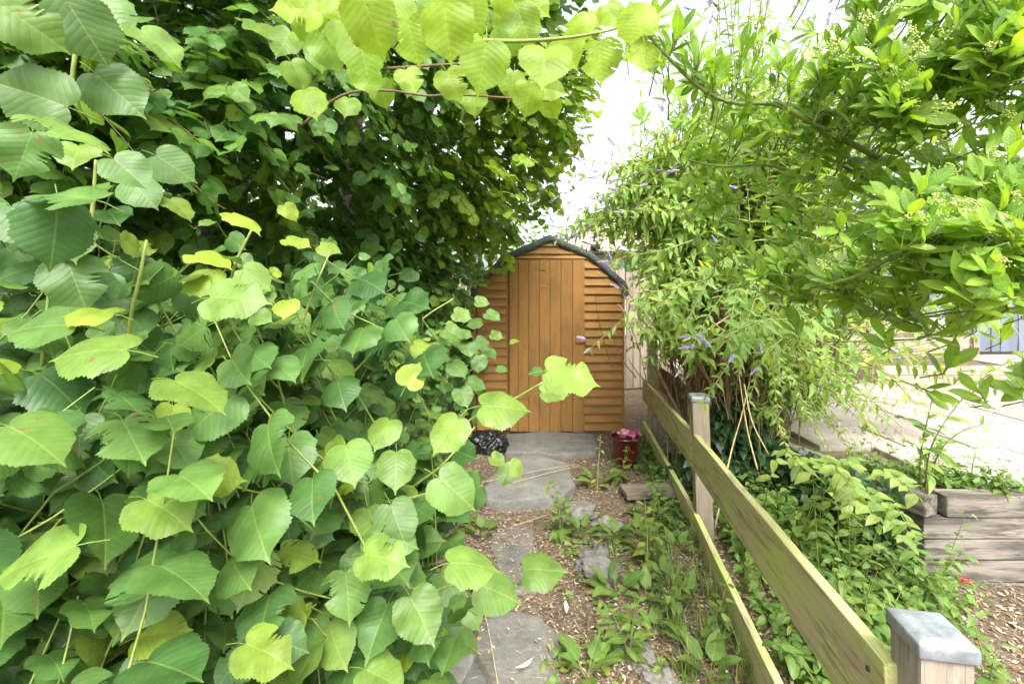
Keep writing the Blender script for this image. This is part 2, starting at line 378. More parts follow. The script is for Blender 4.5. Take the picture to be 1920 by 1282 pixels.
def ivyl(lod, i): return leaf_template(IVY, ((0, .5, 1), (0, .6, 1), (0, 1))[lod], fold=.1, droop=.15, edge=.2, wave=.02, seed=i, petiole=(.3 if lod == 0 else 0))
family('ivy', ivyl, 3)

_tm = {}
def template_mesh(sp, lod, var, mat):
    k = (sp, lod, var, mat.name)
    if k not in _tm:
        t = LEAF[sp][lod][var]; me = bpy.data.meshes.new(sp + '_leaf'); me.from_pydata(t.V.tolist(), [], t.F.tolist())
        uv = me.uv_layers.new(name='UVMap'); li = np.empty(len(me.loops), int); me.loops.foreach_get('vertex_index', li)
        uv.data.foreach_set('uv', t.UV[li].astype(np.float32).ravel()); me.materials.append(mat)
        me.polygons.foreach_set('use_smooth', [True] * len(me.polygons)); _tm[k] = me
    return _tm[k]
def raw_mesh(name, V, Fc, UV, TI, mat):
    me = bpy.data.meshes.new(name); nv, nf = len(V), len(Fc)
    me.vertices.add(nv); me.vertices.foreach_set('co', V.astype(np.float32).ravel())
    me.loops.add(nf * 3); me.loops.foreach_set('vertex_index', Fc.astype(np.int32).ravel())
    me.polygons.add(nf); me.polygons.foreach_set('loop_start', np.arange(0, nf * 3, 3, dtype=np.int32))
    me.polygons.foreach_set('use_smooth', np.ones(nf, bool))
    uv = me.uv_layers.new(name='UVMap'); uv.data.foreach_set('uv', UV[Fc.ravel()].astype(np.float32).ravel())
    ca = me.color_attributes.new('tint', 'FLOAT_COLOR', 'POINT'); ca.data.foreach_set('color', TI.astype(np.float32).ravel())
    me.update(calc_edges=True); me.validate(); me.materials.append(mat); return me
def basis(A, N):
    Y = A / np.linalg.norm(A, axis=1, keepdims=True); X = np.cross(Y, N)
    ln = np.linalg.norm(X, axis=1, keepdims=True); X = np.where(ln < 1e-4, np.array([[1., 0, 0]]), X / np.maximum(ln, 1e-4))
    Z = np.cross(X, Y); return np.stack([X, Y, Z], axis=2)
class Fam:
    """all the leaves of one plant"""
    all = []
    def __init__(s, sp, mk, root, n_ind=300, name='leaf'):
        s.sp, s.mk, s.root, s.n_ind, s.name = sp, mk, root, n_ind, name
        s.p, s.a, s.nm, s.s, s.t = [], [], [], [], []; s.keep = None; s.hero = 0; Fam.all.append(s)
    def add(s, p, a, n, size, r=None, young=0.0, b=None):
        s.p.append(tuple(p)); s.a.append(tuple(a)); s.nm.append(tuple(n)); s.s.append(size)
        s.t.append((random.random() if r is None else r, young, random.random() if b is None else b, 1))
    def fin(s):
        if s.keep:
            k = [i for i in range(len(s.p)) if i < s.hero or s.keep(s.p[i], s.a[i], s.s[i])]
            s.p, s.a, s.nm, s.s, s.t = ([q[i] for i in k] for q in (s.p, s.a, s.nm, s.s, s.t))
        s.p, s.a, s.nm, s.s, s.t = (np.array(q, float) for q in (s.p, s.a, s.nm, s.s, s.t)); s.Rm = basis(s.a, s.nm)
        s.c = s.p + s.Rm[:, :, 1] * (s.s * .5)[:, None]
        d = np.maximum(s.c[:, 1], .05); s.d = d; s.px = s.s / d * F
        s.lod = np.where(d < .02, 2, np.where(s.px > 46, 0, np.where(s.px > 17, 1, 2)))
        s.lod = np.where(s.c[:, 1] < .1, 2, s.lod)
        s.var = rng.integers(0, len(LEAF[s.sp][0]), len(s.p))
def emit_all():
    W, H = 640, 427; k = W / 1920
    zb = np.full((H, W), 1e9); ib = np.full((H, W), -1, int); off = 0
    for f in Fam.all:
        f.fin(); f.off = off
        x = ((f.c[:, 0] / f.d) * F + 960) * k; y = (HY - (f.c[:, 2] - CZ) / f.d * F) * k
        view = f.c - np.array([0, 0, CZ]); view /= np.linalg.norm(view, axis=1, keepdims=True)
        fac = np.abs((view * f.Rm[:, :, 2]).sum(1)); r = f.px * k * .42
        for i in np.nonzero((f.c[:, 1] > .2) & (x > -30) & (x < W + 30) & (y > -30) & (y < H + 30))[0]:
            ry = max(r[i] * (fac[i] * .8 + .2), .6); rx = max(r[i], .6)
            x0, x1, y0, y1 = int(max(x[i] - rx, 0)), int(min(x[i] + rx + 1, W)), int(max(y[i] - ry, 0)), int(min(y[i] + ry + 1, H))
            if x1 <= x0 or y1 <= y0: continue
            sub = zb[y0:y1, x0:x1]; m = sub > f.d[i]; sub[m] = f.d[i]; ib[y0:y1, x0:x1][m] = off + i
        off += len(f.p)
    vis = np.bincount(ib[ib >= 0], minlength=off)
    for f in Fam.all:
        v = vis[f.off:f.off + len(f.p)]; order = np.argsort(-v, kind='stable')
        ind = [i for i in order[:f.n_ind] if v[i] >= 6]; isin = np.zeros(len(f.p), bool); isin[ind] = True
        ri = wm(f.root).inverted()
        for i in ind:
            me = template_mesh(f.sp, min(int(f.lod[i]), 1), int(f.var[i]), LM[f.mk][1])
            m = Matrix(f.Rm[i].tolist()).to_4x4() @ Matrix.Scale(float(f.s[i]), 4); m.translation = Vector(f.p[i])
            o = bpy.data.objects.new(f.name, me); COL.objects.link(o); o.matrix_basis = m; o.parent = f.root; o.matrix_parent_inverse = ri
            o.color = tuple(f.t[i])
        rest = np.nonzero(~isin)[0]
        if not len(rest): continue
        Vs, Fs, Us, Ts, base = [], [], [], [], 0
        for lod in range(3):
            for var in range(len(LEAF[f.sp][0])):
                idx = rest[(f.lod[rest] == lod) & (f.var[rest] == var)]
                if not len(idx): continue
                t = LEAF[f.sp][lod][var]; n = len(t.V)
                V = np.einsum('mij,nj->mni', f.Rm[idx], t.V) * f.s[idx][:, None, None] + f.p[idx][:, None, :]
                Vs.append(V.reshape(-1, 3)); Fs.append((t.F[None] + (np.arange(len(idx)) * n)[:, None, None]).reshape(-1, 3) + base)
                Us.append(np.tile(t.UV, (len(idx), 1))); Ts.append(np.repeat(f.t[idx], n, axis=0)); base += len(idx) * n
        me = raw_mesh('foliage', np.concatenate(Vs), np.concatenate(Fs), np.concatenate(Us), np.concatenate(Ts), LM[f.mk][0])
        o = link('foliage', me, f.root); o['kind'] = 'stuff'
def rv(s=1.0): return Vector((random.gauss(0, s), random.gauss(0, s), random.gauss(0, s)))
def interp(x, pts):
    xs = [p[0] for p in pts]; ys = [p[1] for p in pts]; return float(np.interp(x, xs, ys))
class Sheet:
    """a curved surface in the garden through known points, sampled evenly by its real area"""
    def __init__(s, anchors, mask, x0, x1, y0, y1, st=30):
        A = np.array(anchors, float); xs = np.arange(x0, x1 + 1, st); ys = np.arange(y0, y1 + 1, st); gx, gy = np.meshgrid(xs, ys)
        d2 = (gx[..., None] - A[:, 0]) ** 2 + (gy[..., None] - A[:, 1]) ** 2 + 900; w = d2 ** -1.7
        D = np.exp((w * np.log(A[:, 2])).sum(-1) / w.sum(-1))
        s.W = np.stack([(gx - 960) / F * D, D, CZ - (gy - HY) / F * D], -1)
        e1 = s.W[:-1, 1:] - s.W[:-1, :-1]; e2 = s.W[1:, :-1] - s.W[:-1, :-1]; N = np.cross(e2, e1); a = np.linalg.norm(N, axis=-1)
        c = s.W[:-1, :-1] - np.array([0, 0, CZ]); N /= a[..., None]; N *= -np.sign((N * c).sum(-1))[..., None]
        ok = np.array([[mask(gx[i, j] + st / 2, gy[i, j] + st / 2) for j in range(len(xs) - 1)] for i in range(len(ys) - 1)])
        s.N = N; s.a = np.minimum(a, .06) * ok; s.area = s.a.sum()
    def sample(s, n):
        p = (s.a / s.area).ravel(); ii = rng.choice(len(p), n, p=p); nc = s.a.shape[1]
        for q in ii:
            i, j = divmod(int(q), nc); u, v = random.random(), random.random(); W = s.W
            pt = (W[i, j] * (1 - u) + W[i, j + 1] * u) * (1 - v) + (W[i + 1, j] * (1 - u) + W[i + 1, j + 1] * u) * v
            yield Vector(pt), Vector(s.N[i, j])
# ================================================================ THE SETTING
def ground_z(x, y):
    z = .018 * noise.noise(Vector((x * 2.1, y * 2.1, 0))) + .03 * noise.noise(Vector((x * .6, y * .6, 4)))
    if x > 1.0 and y < 6: z += -.05 * min(1, (x - 1.0) / .4)
    if x < -.7: z -= .03
    return z - .02
def axis(a, b, st, far):
    m = list(np.arange(a, b + 1e-6, st)); o = []; q = st
    lo, hi = m[0], m[-1]; L, H_ = [], []
    while hi < far: q *= 1.6; hi += q; lo -= q; H_.append(hi); L.append(lo)
    return L[::-1] + m + H_
gx, gy = axis(-3, 4, .07, 400), axis(.3, 7, .07, 400)
mb = MB(); V = [(x, y, ground_z(x, y) if abs(x) < 30 and abs(y) < 30 else -.03) for y in gy for x in gx]; nx = len(gx)
mb.add(V, [(j * nx + i, j * nx + i + 1, (j + 1) * nx + i + 1, (j + 1) * nx + i) for j in range(len(gy) - 1) for i in range(nx - 1)])
tag(mb.build('ground', M['ground']), kind='structure')

# ---- flagstone path
path = MB(); pp = [(-.12, .9), (.42, .9), (.40, 2.2), (.36, 3.0), (.55, 4.5), (-.08, 4.5), (-.25, 3.0), (-.12, 2.2)]
path.add([(x, y, ground_z(x, y) - .03) for x, y in pp], [tuple(range(8))])
path = tag(path.build('garden_path', M['ground'], smooth=False), kind='structure')
def stone(name, pxs, top, thick, mat, parent, seed=0, tilt=0, label=None):
    pts = [G(x, y, top) for x, y in pxs]; n = len(pts); c = sum(pts, Vector()) / n
    fine = []
    for i in range(n):
        a, b = pts[i], pts[(i + 1) % n]; m = max(2, int((b - a).length / .035))
        for j in range(m):
            q = a.lerp(b, j / m); q = q + Vector((noise.noise(q * 9 + Vector((seed, 0, 0))), noise.noise(q * 9 + Vector((0, seed, 3))), 0)) * .016
            q = q + Vector((noise.noise(q * 40), noise.noise(q * 40 + Vector((5, 5, 5))), 0)) * .005
            fine.append(q - c)
    k = len(fine); V = []; Fc = []
    rings = [(.25, 0), (.55, 0), (.8, 0), (.93, -.001), (.985, -.006), (1.0, -.018), (1.0, -thick)]
    for s, dz in rings:
        for i, q in enumerate(fine):
            w = q * s; zz = dz + .008 * noise.noise((w + c) * 7 + Vector((0, 0, seed))) * (1 if dz > -.01 else .4) + tilt * w.x
            V.append((w.x, w.y, zz))
    for r in range(len(rings) - 1):
        for i in range(k): Fc.append((r * k + i, r * k + (i + 1) % k, (r + 1) * k + (i + 1) % k, (r + 1) * k + i))
    Fc.append(tuple(range(k))[::-1]); V2 = V
    b = MB(); b.add(V2, [f[::-1] for f in Fc])
    o = link(name, b.mesh(name, mat), parent, Matrix.Translation(c)); return o
for i, (pg, top, th) in enumerate([
    ([(900, 1160), (938, 1138), (1012, 1148), (1062, 1198), (1098, 1208), (1066, 1250), (1040, 1330), (900, 1420), (840, 1330), (884, 1220)], -.008, .06),
    ([(1072, 1252), (1102, 1216), (1150, 1262), (1190, 1330), (1150, 1440), (1020, 1440), (1050, 1336)], -.012, .06),
    ([(918, 1000), (985, 976), (1003, 1004), (1000, 1048), (984, 1078), (1006, 1108), (950, 1112), (930, 1060)], -.008, .06),
    ([(902, 915), (958, 855), (1010, 846), (1062, 864), (1080, 905), (1058, 926), (1010, 930), (948, 940), (912, 932)], .05, .09),
    ([(950, 812), (1020, 806), (1116, 812), (1120, 846), (1050, 852), (948, 846)], .03, .06),
    ([(840, 1240), (880, 1200), (892, 1224), (846, 1330), (800, 1340)], -.002, .05)]):
    stone('flagstone', pg, top, th, M['flag'], path, i * 2.7, 0)
def rock(px, py, w, h, seed, label):
    c = G(px, py + h * .5, .0); d = c.y; r = w * d / F * .5
    o = blob('rock', (c.x, c.y, r * .02), (r, r * .8, max(h * d / F * .36, r * .36)), M['rock'], None, seed, .6, 4)
    tag(o, label, 'rock', 'loose stones on the path')
rock(1118, 1035, 84, 50, 1, 'largest jagged grey stone lying in the middle of the path')
rock(1138, 968, 52, 44, 2, 'upright pale grey stone behind the largest jagged stone')
rock(1088, 940, 70, 38, 3, 'speckled flat stone at the front edge of the raised step slab')
rock(1200, 1215, 80, 40, 4, 'low grey stone half buried in weeds nearest the camera')
rock(1240, 1262, 66, 40, 5, 'grey stone at the bottom edge of the photo among weeds')

# ---- patio, retaining wall, raised beds
PZ = .36
def patio_z(x, y): return PZ
b = MB(); b.add([(2.0, 3.0, PZ - .03), (2.28, 2.46, PZ - .03), (12, 2.46, PZ - .03), (12, 9, PZ - .03), (2.1, 9, PZ - .03)], [(0, 1, 2, 3, 4)])
patio = tag(b.build('patio', M['joint'], smooth=False), kind='structure')
yy = 2.56; row = 0
while yy < 7.0:
    h = random.choice([.45, .6, .6]); xx = 2.02 + (.28 if yy < 2.7 else 0) + random.uniform(0, .2)
    while xx < 8.2:
        w = random.choice([.45, .6, .75, .9])
        o = link('paving_slab', board_mesh(round(w - .018, 3), round(h - .018, 3), .05, M['slab'], .008, 0), patio,
                 Matrix.Translation((xx + w / 2, yy + h / 2, PZ - .02 + random.uniform(-.004, .004))) @ Matrix.Rotation(R(random.uniform(-.5, .5)), 4, 'Z'))
        xx += w
    yy += h; row += 1
wall = empty('retaining_wall', (2.4, 2.37, -.1), 'weathered timber sleeper retaining wall holding up the paved patio', 'wall')
SH = .113
for c in range(5):
    z = PZ + .03 - SH * (c + .5); off = (.0, .0, .01, .0, .0)[c]
    x0 = 2.26 if c == 0 else 2.14 + off; cuts = [x0, x0 + random.uniform(1.1, 1.6), x0 + 3.3, 7.5]
    for a, q in zip(cuts[:-1], cuts[1:]):
        j = random.uniform(-.006, .006)
        board('sleeper', (a + .003, 2.42 + j, z), (q - .003, 2.42 + j, z), SH - .006, .10, (0, 0, 1), M['sleeper'], wall, .008, 8, c + int(a * 10), .005)
for c in range(5):
    z = PZ + .03 - SH * (c + .5); a = Vector((2.19, 2.375 + (.11 if c else 0), z)); q = Vector((1.86, 3.25, z)); e = Vector((1.95, 5.2, z))
    board('sleeper', a, q, SH - .006, .11, (0, 0, 1), M['sleeper'], wall, .008, 8, 31 + c, .005)
    board('sleeper', q + Vector((0, .02, 0)), e, SH - .006, .11, (0, 0, 1), M['sleeper'], wall, .008, 8, 41 + c, .005)
def raised_bed(x0, x1, y, z0, h, n, dep, label):
    r = empty('raised_bed', ((x0 + x1) / 2, y, z0), label, 'raised bed', 'raised beds on the patio')
    hh = h / n
    for c in range(n):
        z = z0 + hh * (c + .5)
        board('sleeper', (x0, y, z), (x1, y, z), hh - .004, .07, (0, 0, 1), M['pale_wood'], r, .006, 4, c + int(x0 * 7), .003)
        board('sleeper', (x0 + .035, y + .04, z), (x0 + .035, y + dep, z), hh - .004, .07, (0, 0, 1), M['pale_wood'], r, .006, 4, c + 3, .003)
        board('sleeper', (x1 - .035, y + .04, z), (x1 - .035, y + dep, z), hh - .004, .07, (0, 0, 1), M['pale_wood'], r, .006, 4, c + 5, .003)
    for x in (x0 + .06, x1 - .06): board('post', (x, y - .06, z0), (x, y - .06, z0 + h + .02), .07, .05, (1, 0, 0), M['pale_wood'], r)
    b = MB(); n_ = 24
    V = [(x0 + .075 + (x1 - x0 - .15) * i / n_, y + .04 + (dep - .05) * j / 8, z0 + h - .02 + .025 * noise.noise(Vector((i * .7 + x0, j * .7, 0)))) for j in range(9) for i in range(n_ + 1)]
    b.add(V, [(j * (n_ + 1) + i, j * (n_ + 1) + i + 1, (j + 1) * (n_ + 1) + i + 1, (j + 1) * (n_ + 1) + i) for j in range(8) for i in range(n_)])
    b.build('soil', M['ground'], r)
raised_bed(4.05, 5.72, 5.15, PZ, .20, 2, .75, 'nearest low pale timber raised bed on the patio')
raised_bed(4.3, 6.05, 5.95, PZ, .42, 3, .7, 'taller pale timber raised bed behind the nearest one')
raised_bed(5.2, 6.6, 6.75, PZ, .62, 4, .5, 'rearmost pale timber raised bed in front of the blue fence')

# ---- fences
bf = empty('board_fence', (7.5, 7.4, PZ), 'blue grey vertical board fence at the back of the patio', 'fence')
x = 4.6
while x < 11:
    board('fence_board', (x, 7.4 + .012 * (int(x * 7) % 2), PZ + .02), (x, 7.4 + .012 * (int(x * 7) % 2), PZ + 1.62 + random.uniform(-.01, .01)), .135, .018, (1, 0, 0), M['blue_wood'], bf); x += .148
for z in (.7, 1.6): board('rail', (4.5, 7.45, z), (11, 7.45, z), .08, .04, (0, 0, 1), M['blue_wood'], bf)
pf = empty('board_fence', (2.2, 6.6, 0), 'pale vertical board fence behind the right side of the shed', 'fence')
x = 1.32
while x < 3.6:
    h = 1.66 + random.uniform(-.015, .015); y = 6.3 + (x - 1.3) * .25
    board('fence_board', (x, y, .02), (x + random.uniform(-.01, .01), y, h), .098, .018, (1, .25, 0), M['pale_wood'], pf); x += .108
for z in (.45, 1.3): board('rail', (1.3, 6.34, z), (3.6, 6.34 + .575, z), .07, .035, (0, 0, 1), M['pale_wood'], pf)

gf = empty('garden_fence', (1.1, 2.5, 0), 'low two rail timber fence green with algae along the path', 'fence')
A_, B_, C_ = Vector((.79, .90, .0)), Vector((1.115, 2.78, 0)), Vector((1.335, 4.5, 0))
fd = (B_ - A_).normalized(); fside = Vector((fd.y, -fd.x, 0))
def post(p, top, w, cap, name='post', lean=(0, 0)):
    t = Vector((p.x + lean[0], p.y + lean[1], top))
    o = board(name, (p.x, p.y, -.25), t, w, w, fside, M['post'], gf, .006, 5, int(p.y * 10), .003)
    if cap:
        bm = bmesh.new(); bmesh.ops.create_cube(bm, size=1); cw = w + .012
        for v in bm.verts: v.co = Vector((v.co.x * cw, v.co.y * cw, v.co.z * .028))
        top_f = max(bm.faces, key=lambda f: f.calc_center_median().z)
        r = bmesh.ops.inset_region(bm, faces=[top_f], thickness=cw * .2)
        for v in top_f.verts: v.co.z += .008
        bmesh.ops.bevel(bm, geom=list(bm.edges), offset=.003, segments=2, affect='EDGES', profile=.5)
        me = bpy.data.meshes.new('post_cap'); bm.to_mesh(me); bm.free(); me.materials.append(M['zinc']); me.polygons.foreach_set('use_smooth', [True] * len(me.polygons))
        m = frame(t + Vector((0, 0, .0)), fd, (0, 0, 1)); c = link('post_cap', me, o, m)
        s = bmesh.new(); bmesh.ops.create_cone(s, segments=12, radius1=.005, radius2=.004, depth=.004, cap_ends=True)
        sm = bpy.data.meshes.new('screw'); s.to_mesh(sm); s.free(); sm.materials.append(M['iron'])
    return o
post(Vector((.832, .905, 0)), .80, .091, True)
post(B_ + fside * .062, .80, .095, True, lean=(-.04, 0))
post(C_ + fside * .055, .93, .085, False)
def rail(a, b, w, t, seed): return board('rail', a, b, w, t, (0, 0, 1), M['rail'], gf, .004, 14, seed, .003)
rw = .205
def zc(p, z): return Vector((p.x, p.y, z - rw / 2))
A1 = Vector((.783, .93, 0)); rail(zc(A1, .715), zc(B_, .585), rw, .032, 1)
rail(zc(B_ + Vector((-.001, .012, 0)), .583), zc(C_ + Vector((0, .1, 0)), .525), rw, .032, 2)
def zl(p, z): return Vector((p.x, p.y, z - .09))
def screw(p):
    s = bmesh.new(); bmesh.ops.create_cone(s, segments=10, radius1=.006, radius2=.005, depth=.004, cap_ends=True)
    me = bpy.data.meshes.new('screw'); s.to_mesh(me); s.free(); me.materials.append(M['iron']); link('screw', me, gf, frame(p, (0, 0, 1), fd) @ Matrix.Rotation(R(90), 4, 'Y') if False else Matrix.Translation(p) @ (-fside).to_track_quat('Z', 'Y').to_matrix().to_4x4())
for t_, zz in ((.06, .66), (.06, .56), (1.83, .53), (1.83, .43)): screw(A1 + fd * t_ - fside * .0185 + Vector((0, 0, zz)))
A2 = Vector((.778, .91, 0)); board('rail', zl(A2, .20), zl(B_, .11), .18, .03, (0, 0, 1), M['rail'], gf, .004, 14, 3, .003)
board('rail', zl(B_ + Vector((0, .012, 0)), .11), zl(C_ + Vector((0, .1, 0)), .10), .18, .03, (0, 0, 1), M['rail'], gf, .004, 14, 4, .003)

# ---- garden shed
SY = 4.56; S = SY / F
shed = empty('garden_shed', (.36, SY, 0), 'small orange brown timber shed with closed plank door at the end of the path', 'shed')
def sx(px): return (px - 960) * S
def sz(py): return CZ - (py - HY) * S
XL, XR = sx(893), sx(1168); DL, DR = sx(952), sx(1093)
PROF = [(sx(1032), 1.955), (sx(957), 1.775), (sx(886), 1.475)]       # apex and left knees (right side mirrored)
XC = sx(1031)
def roof_half(z):                                                    # half width inside the roof at height z
    pts = [(1.36, XC - XL), (1.45, XC - XL), (1.755, XC - sx(960)), (1.93, .0)]
    return interp(z, pts)
def clad(x0, x1, z0, z1, seed, name='cladding_board'):
    """tapered board, thick lower edge; top corners cut to the roof line"""
    rs = random.Random(seed); t0, t1 = .032, .006; y0 = SY; dz = rs.uniform(-.003, .003)
    def cut(x, z): w = roof_half(z); return min(max(x, XC - w), XC + w)
    n = 6; V = []
    for i in range(n + 1):
        u = i / n; x = x0 + (x1 - x0) * u; wob = .0007 * noise.noise(Vector((x * 6, seed, 0))); xb, xt = cut(x, z0), cut(x, z1)
        V += [(xb, y0 - t0 + wob, z0 + dz * u + wob), (xt, y0 - t1 + wob, z1 + .012), (xt, y0 + .004, z1 + .012), (xb, y0 + .004, z0 + dz * u + wob)]
    cx, czz = (x0 + x1) / 2, (z0 + z1) / 2
    V = [(a - cx, b_ - y0, c - czz) for a, b_, c in V]
    Fc = []
    for i in range(n):
        a, q = i * 4, (i + 1) * 4
        for k in range(4): Fc.append((a + k, a + (k + 1) % 4, q + (k + 1) % 4, q + k))
    Fc += [(3, 2, 1, 0), tuple(n * 4 + k for k in range(4))]
    b = MB(); b.add(V, [f[::-1] for f in Fc]); link(name, b.mesh(name, M['shed'], False), shed, Matrix.Translation((cx, y0, czz)))
z = .035; k = 0
while z < 1.70:
    zt = min(z + .082, 1.72)
    if roof_half((z + zt) / 2) > XC - DL + .02: clad(XL + .01, DL - .012, z, zt, k)
    z += .082; k += 1
z = .03
while z < 1.70:
    zt = z + .085
    if roof_half((z + zt) / 2) > DR - XC + .02: clad(DR + .012, XR - .012, z, zt, 100 + k)
    z += .085; k += 1
for i, (z0, z1) in enumerate(((1.742, 1.79), (1.79, 1.865), (1.865, 1.93))): clad(XC - .5, XC + .5, z0, z1, 200 + i)
# body shell behind the cladding, side walls and back
b = MB(); prof = [(XL + .006, .02), (XR - .006, .02)] + [(XC + roof_half(z_), z_) for z_ in (1.36, 1.45, 1.755, 1.92)] + [(XC - roof_half(z_), z_) for z_ in (1.755, 1.45, 1.36)]
n = len(prof); b.add([(x, SY + .012, z_) for x, z_ in prof] + [(x, SY + 2.0, z_) for x, z_ in prof], [tuple(range(n))] + [tuple(range(n, 2 * n))[::-1]] + [((i + 1) % n, i, i + n, (i + 1) % n + n) for i in range(n)])
b.build('wall', M['shed'], shed, False)
for s_, xx in ((-1, XL - .002), (1, XR + .002)):
    z = .03
    while z < 1.36: board('cladding_board', (xx, SY + .02, z + .042), (xx, SY + 1.99, z + .042), .088, .014, (s_ * .12, 0, 1), M['shed'], shed, .002, 0, 7); z += .084
board('corner_trim', (XL - .018, SY - .002, .02), (XL - .018, SY - .002, 1.40), .03, .035, (1, 0, 0), M['shed'], shed)
board('corner_trim', (XR + .0, SY - .012, .02), (XR + .0, SY - .012, 1.38), .022, .03, (1, 0, 0), M['shed'], shed)
board('door_frame', (DL - .006, SY - .012, .03), (DL - .006, SY - .012, 1.74), .012, .03, (1, 0, 0), M['shed'], shed)
board('door_frame', (DR + .006, SY - .012, .03), (DR + .006, SY - .012, 1.74), .012, .03, (1, 0, 0), M['shed'], shed)
door = link('door', board_mesh(1.69, DR - DL - .02, .012, M['shed'], .002), shed, frame(((DL + DR) / 2, SY - .010, .88), (0, 0, 1), (0, -1, 0)))
dx = [955.5, 971.5, 991, 1010.5, 1030.5, 1051, 1072.5, 1093.5]
for i in range(7):
    a, q = sx(dx[i]) + .0022, sx(dx[i + 1]) - .0022; z0 = .015 + random.uniform(0, .012) - (.012 if i == 6 else 0)
    board('door_board', ((a + q) / 2, SY - .024 + random.uniform(-.0015, .0015), z0), ((a + q) / 2, SY - .024, 1.728), q - a, .016, (1, 0, 0), M['shed'], door, .0035, 6, 60 + i, .0012)
board('hinge', (sx(957), SY - .035, sz(508)), (sx(993), SY - .035, sz(507)), .012, .004, (0, 0, 1), M['shed'], door, .001)
board('hinge', (sx(957), SY - .035, .35), (sx(993), SY - .035, .35), .012, .004, (0, 0, 1), M['shed'], door, .001)
board('latch', (sx(1079), SY - .042, sz(638)), (sx(1098), SY - .042, sz(636.5)), .036, .018, (0, 0, 1), M['shed'], door, .003)
board('bracket', (sx(1015), SY - .038, sz(505)), (sx(1023), SY - .038, sz(506)), .016, .014, (0, 0, 1), M['shed'], door, .003)
board('hatch_slat', (sx(1010.5), SY - .0335, sz(539)), (sx(1030.5), SY - .0335, sz(539)), .007, .004, (0, 0, 1), M['shed'], door, .001)
board('hatch_slat', (sx(1011), SY - .0335, sz(517)), (sx(1030), SY - .0335, sz(517)), .16, .003, (0, 0, 1), M['shed'], door, .001)
# felt roof with a folded front edge
def felt_strip(p, name='roof_felt'):
    pv = [Vector((x, 0, z_)) for x, z_ in p]; pts = [pv[min(int(i / 3), 5)].lerp(pv[min(int(i / 3), 5) + 1], i / 3 - min(int(i / 3), 5)) for i in range(19)]; V = []
    for i, q in enumerate(pts):
        t = (pts[min(i + 1, 18)] - pts[max(i - 1, 0)]).normalized(); nrm = Vector((-t.z, 0, t.x))
        if nrm.z < 0 and abs(nrm.z) > .2 or (abs(nrm.z) <= .2 and (nrm.x > 0) != (q.x > XC)): nrm = -nrm
        w = .006 * noise.noise(Vector((q.x * 8, q.z * 8, 1)))
        for (dy, dn) in ((.004, -.058), (-.035, -.060), (-.044, .010), (.0, .016), (2.05, .016), (2.05, -.012)):
            V.append((q.x + nrm.x * (dn + w), SY + dy + w, q.z + nrm.z * (dn + w)))
    b = MB(); Fc = []
    for i in range(18):
        for k in range(5): Fc.append((i * 6 + k, i * 6 + k + 1, (i + 1) * 6 + k + 1, (i + 1) * 6 + k))
    b.add(V, Fc); return b.build(name, M['felt'], shed)
felt_strip([(XC + .004, 1.965), (XC - .21, 1.875), (XC - .42, 1.785), (XC - .59, 1.635), (XC - .76, 1.485), (XC - .775, 1.43), (XC - .775, 1.365)])
felt_strip([(XC - .004, 1.965), (XC + .21, 1.875), (XC + .42, 1.785), (XC + .58, 1.645), (XC + .745, 1.50), (XC + .765, 1.45), (XC + .765, 1.365)])
board('floor_bearer', (XL + .02, SY + .02, 0), (XR - .02, SY + .02, 0), .06, .05, (0, 0, 1), M['old_wood'], shed)

# ---- house beyond
hs = empty('house', (5, 14.5, 0), 'pale house with reddish tiled roof glimpsed above the shed', 'house')
b = MB(); hx0, hx1, hy0, hy1, ez = 1.55, 9.0, 13.2, 19.0, 2.34
b.add([(hx0, hy0, -.2), (hx1, hy0, -.2), (hx1, hy1, -.2), (hx0, hy1, -.2), (hx0, hy0, ez), (hx1, hy0, ez), (hx1, hy1, ez), (hx0, hy1, ez)], [(0, 1, 5, 4), (1, 2, 6, 5), (2, 3, 7, 6), (3, 0, 4, 7)])
b.build('wall', M['render'], hs, False)
b = MB(); rows = 26; rz = 3.95; ry = 16.1
for i in range(rows):
    u0, u1 = i / rows, (i + 1) / rows
    def pt(u, dz): return (hx0 - .3 + 1.9 * u, hx1 + .3 - 1.9 * u, hy0 - .35 + (ry - hy0 + .35) * u, ez + (rz - ez) * u + dz)
    a, c = pt(u0, .035), pt(u1 + .012, .008); d0 = pt(u0, .0)
    b.add([(a[0], a[2], a[3]), (a[1], a[2], a[3]), (c[1], c[2], c[3]), (c[0], c[2], c[3]), (d0[0], d0[2], d0[3]), (d0[1], d0[2], d0[3])], [(0, 1, 2, 3), (4, 5, 1, 0)])
    ym = 2 * ry
    b.add([(a[0], ym - a[2], a[3]), (a[1], ym - a[2], a[3]), (c[1], ym - c[2], c[3]), (c[0], ym - c[2], c[3])], [(3, 2, 1, 0)])
    for sgn in (0, 1):
        xa, xc = (a[0], c[0]) if sgn == 0 else (a[1], c[1])
        b.add([(xa, a[2], a[3]), (xc, c[2], c[3]), (xc, ym - c[2], c[3]), (xa, ym - a[2], a[3])], [(0, 1, 2, 3)])
roof = b.build('roof', M['tile'], hs, False)
b = MB(); b.tube([(hx0 - .3, hy0 - .4, ez + .0), (hx1 + .3, hy0 - .4, ez + .0)], .06, 8); gut = b.build('gutter', M['iron'], hs)
b = MB(); b.tube([(2.35, hy0 - .36, ez + .1), (2.35, hy0 - .36, ez + .24)], .15, 10); b.build('downpipe_hopper', M['iron'], gut)
b = MB(); b.tube([(2.35, hy0 - .2, ez), (2.35, hy0 - .12, ez - .4), (2.35, hy0 - .12, -.1)], .05, 8); b.build('downpipe', M['iron'], gut)
w = board('window', (3.2, hy0 - .02, 1.6), (4.6, hy0 - .02, 1.6), 1.1, .06, (0, 0, 1), M['white'], hs)
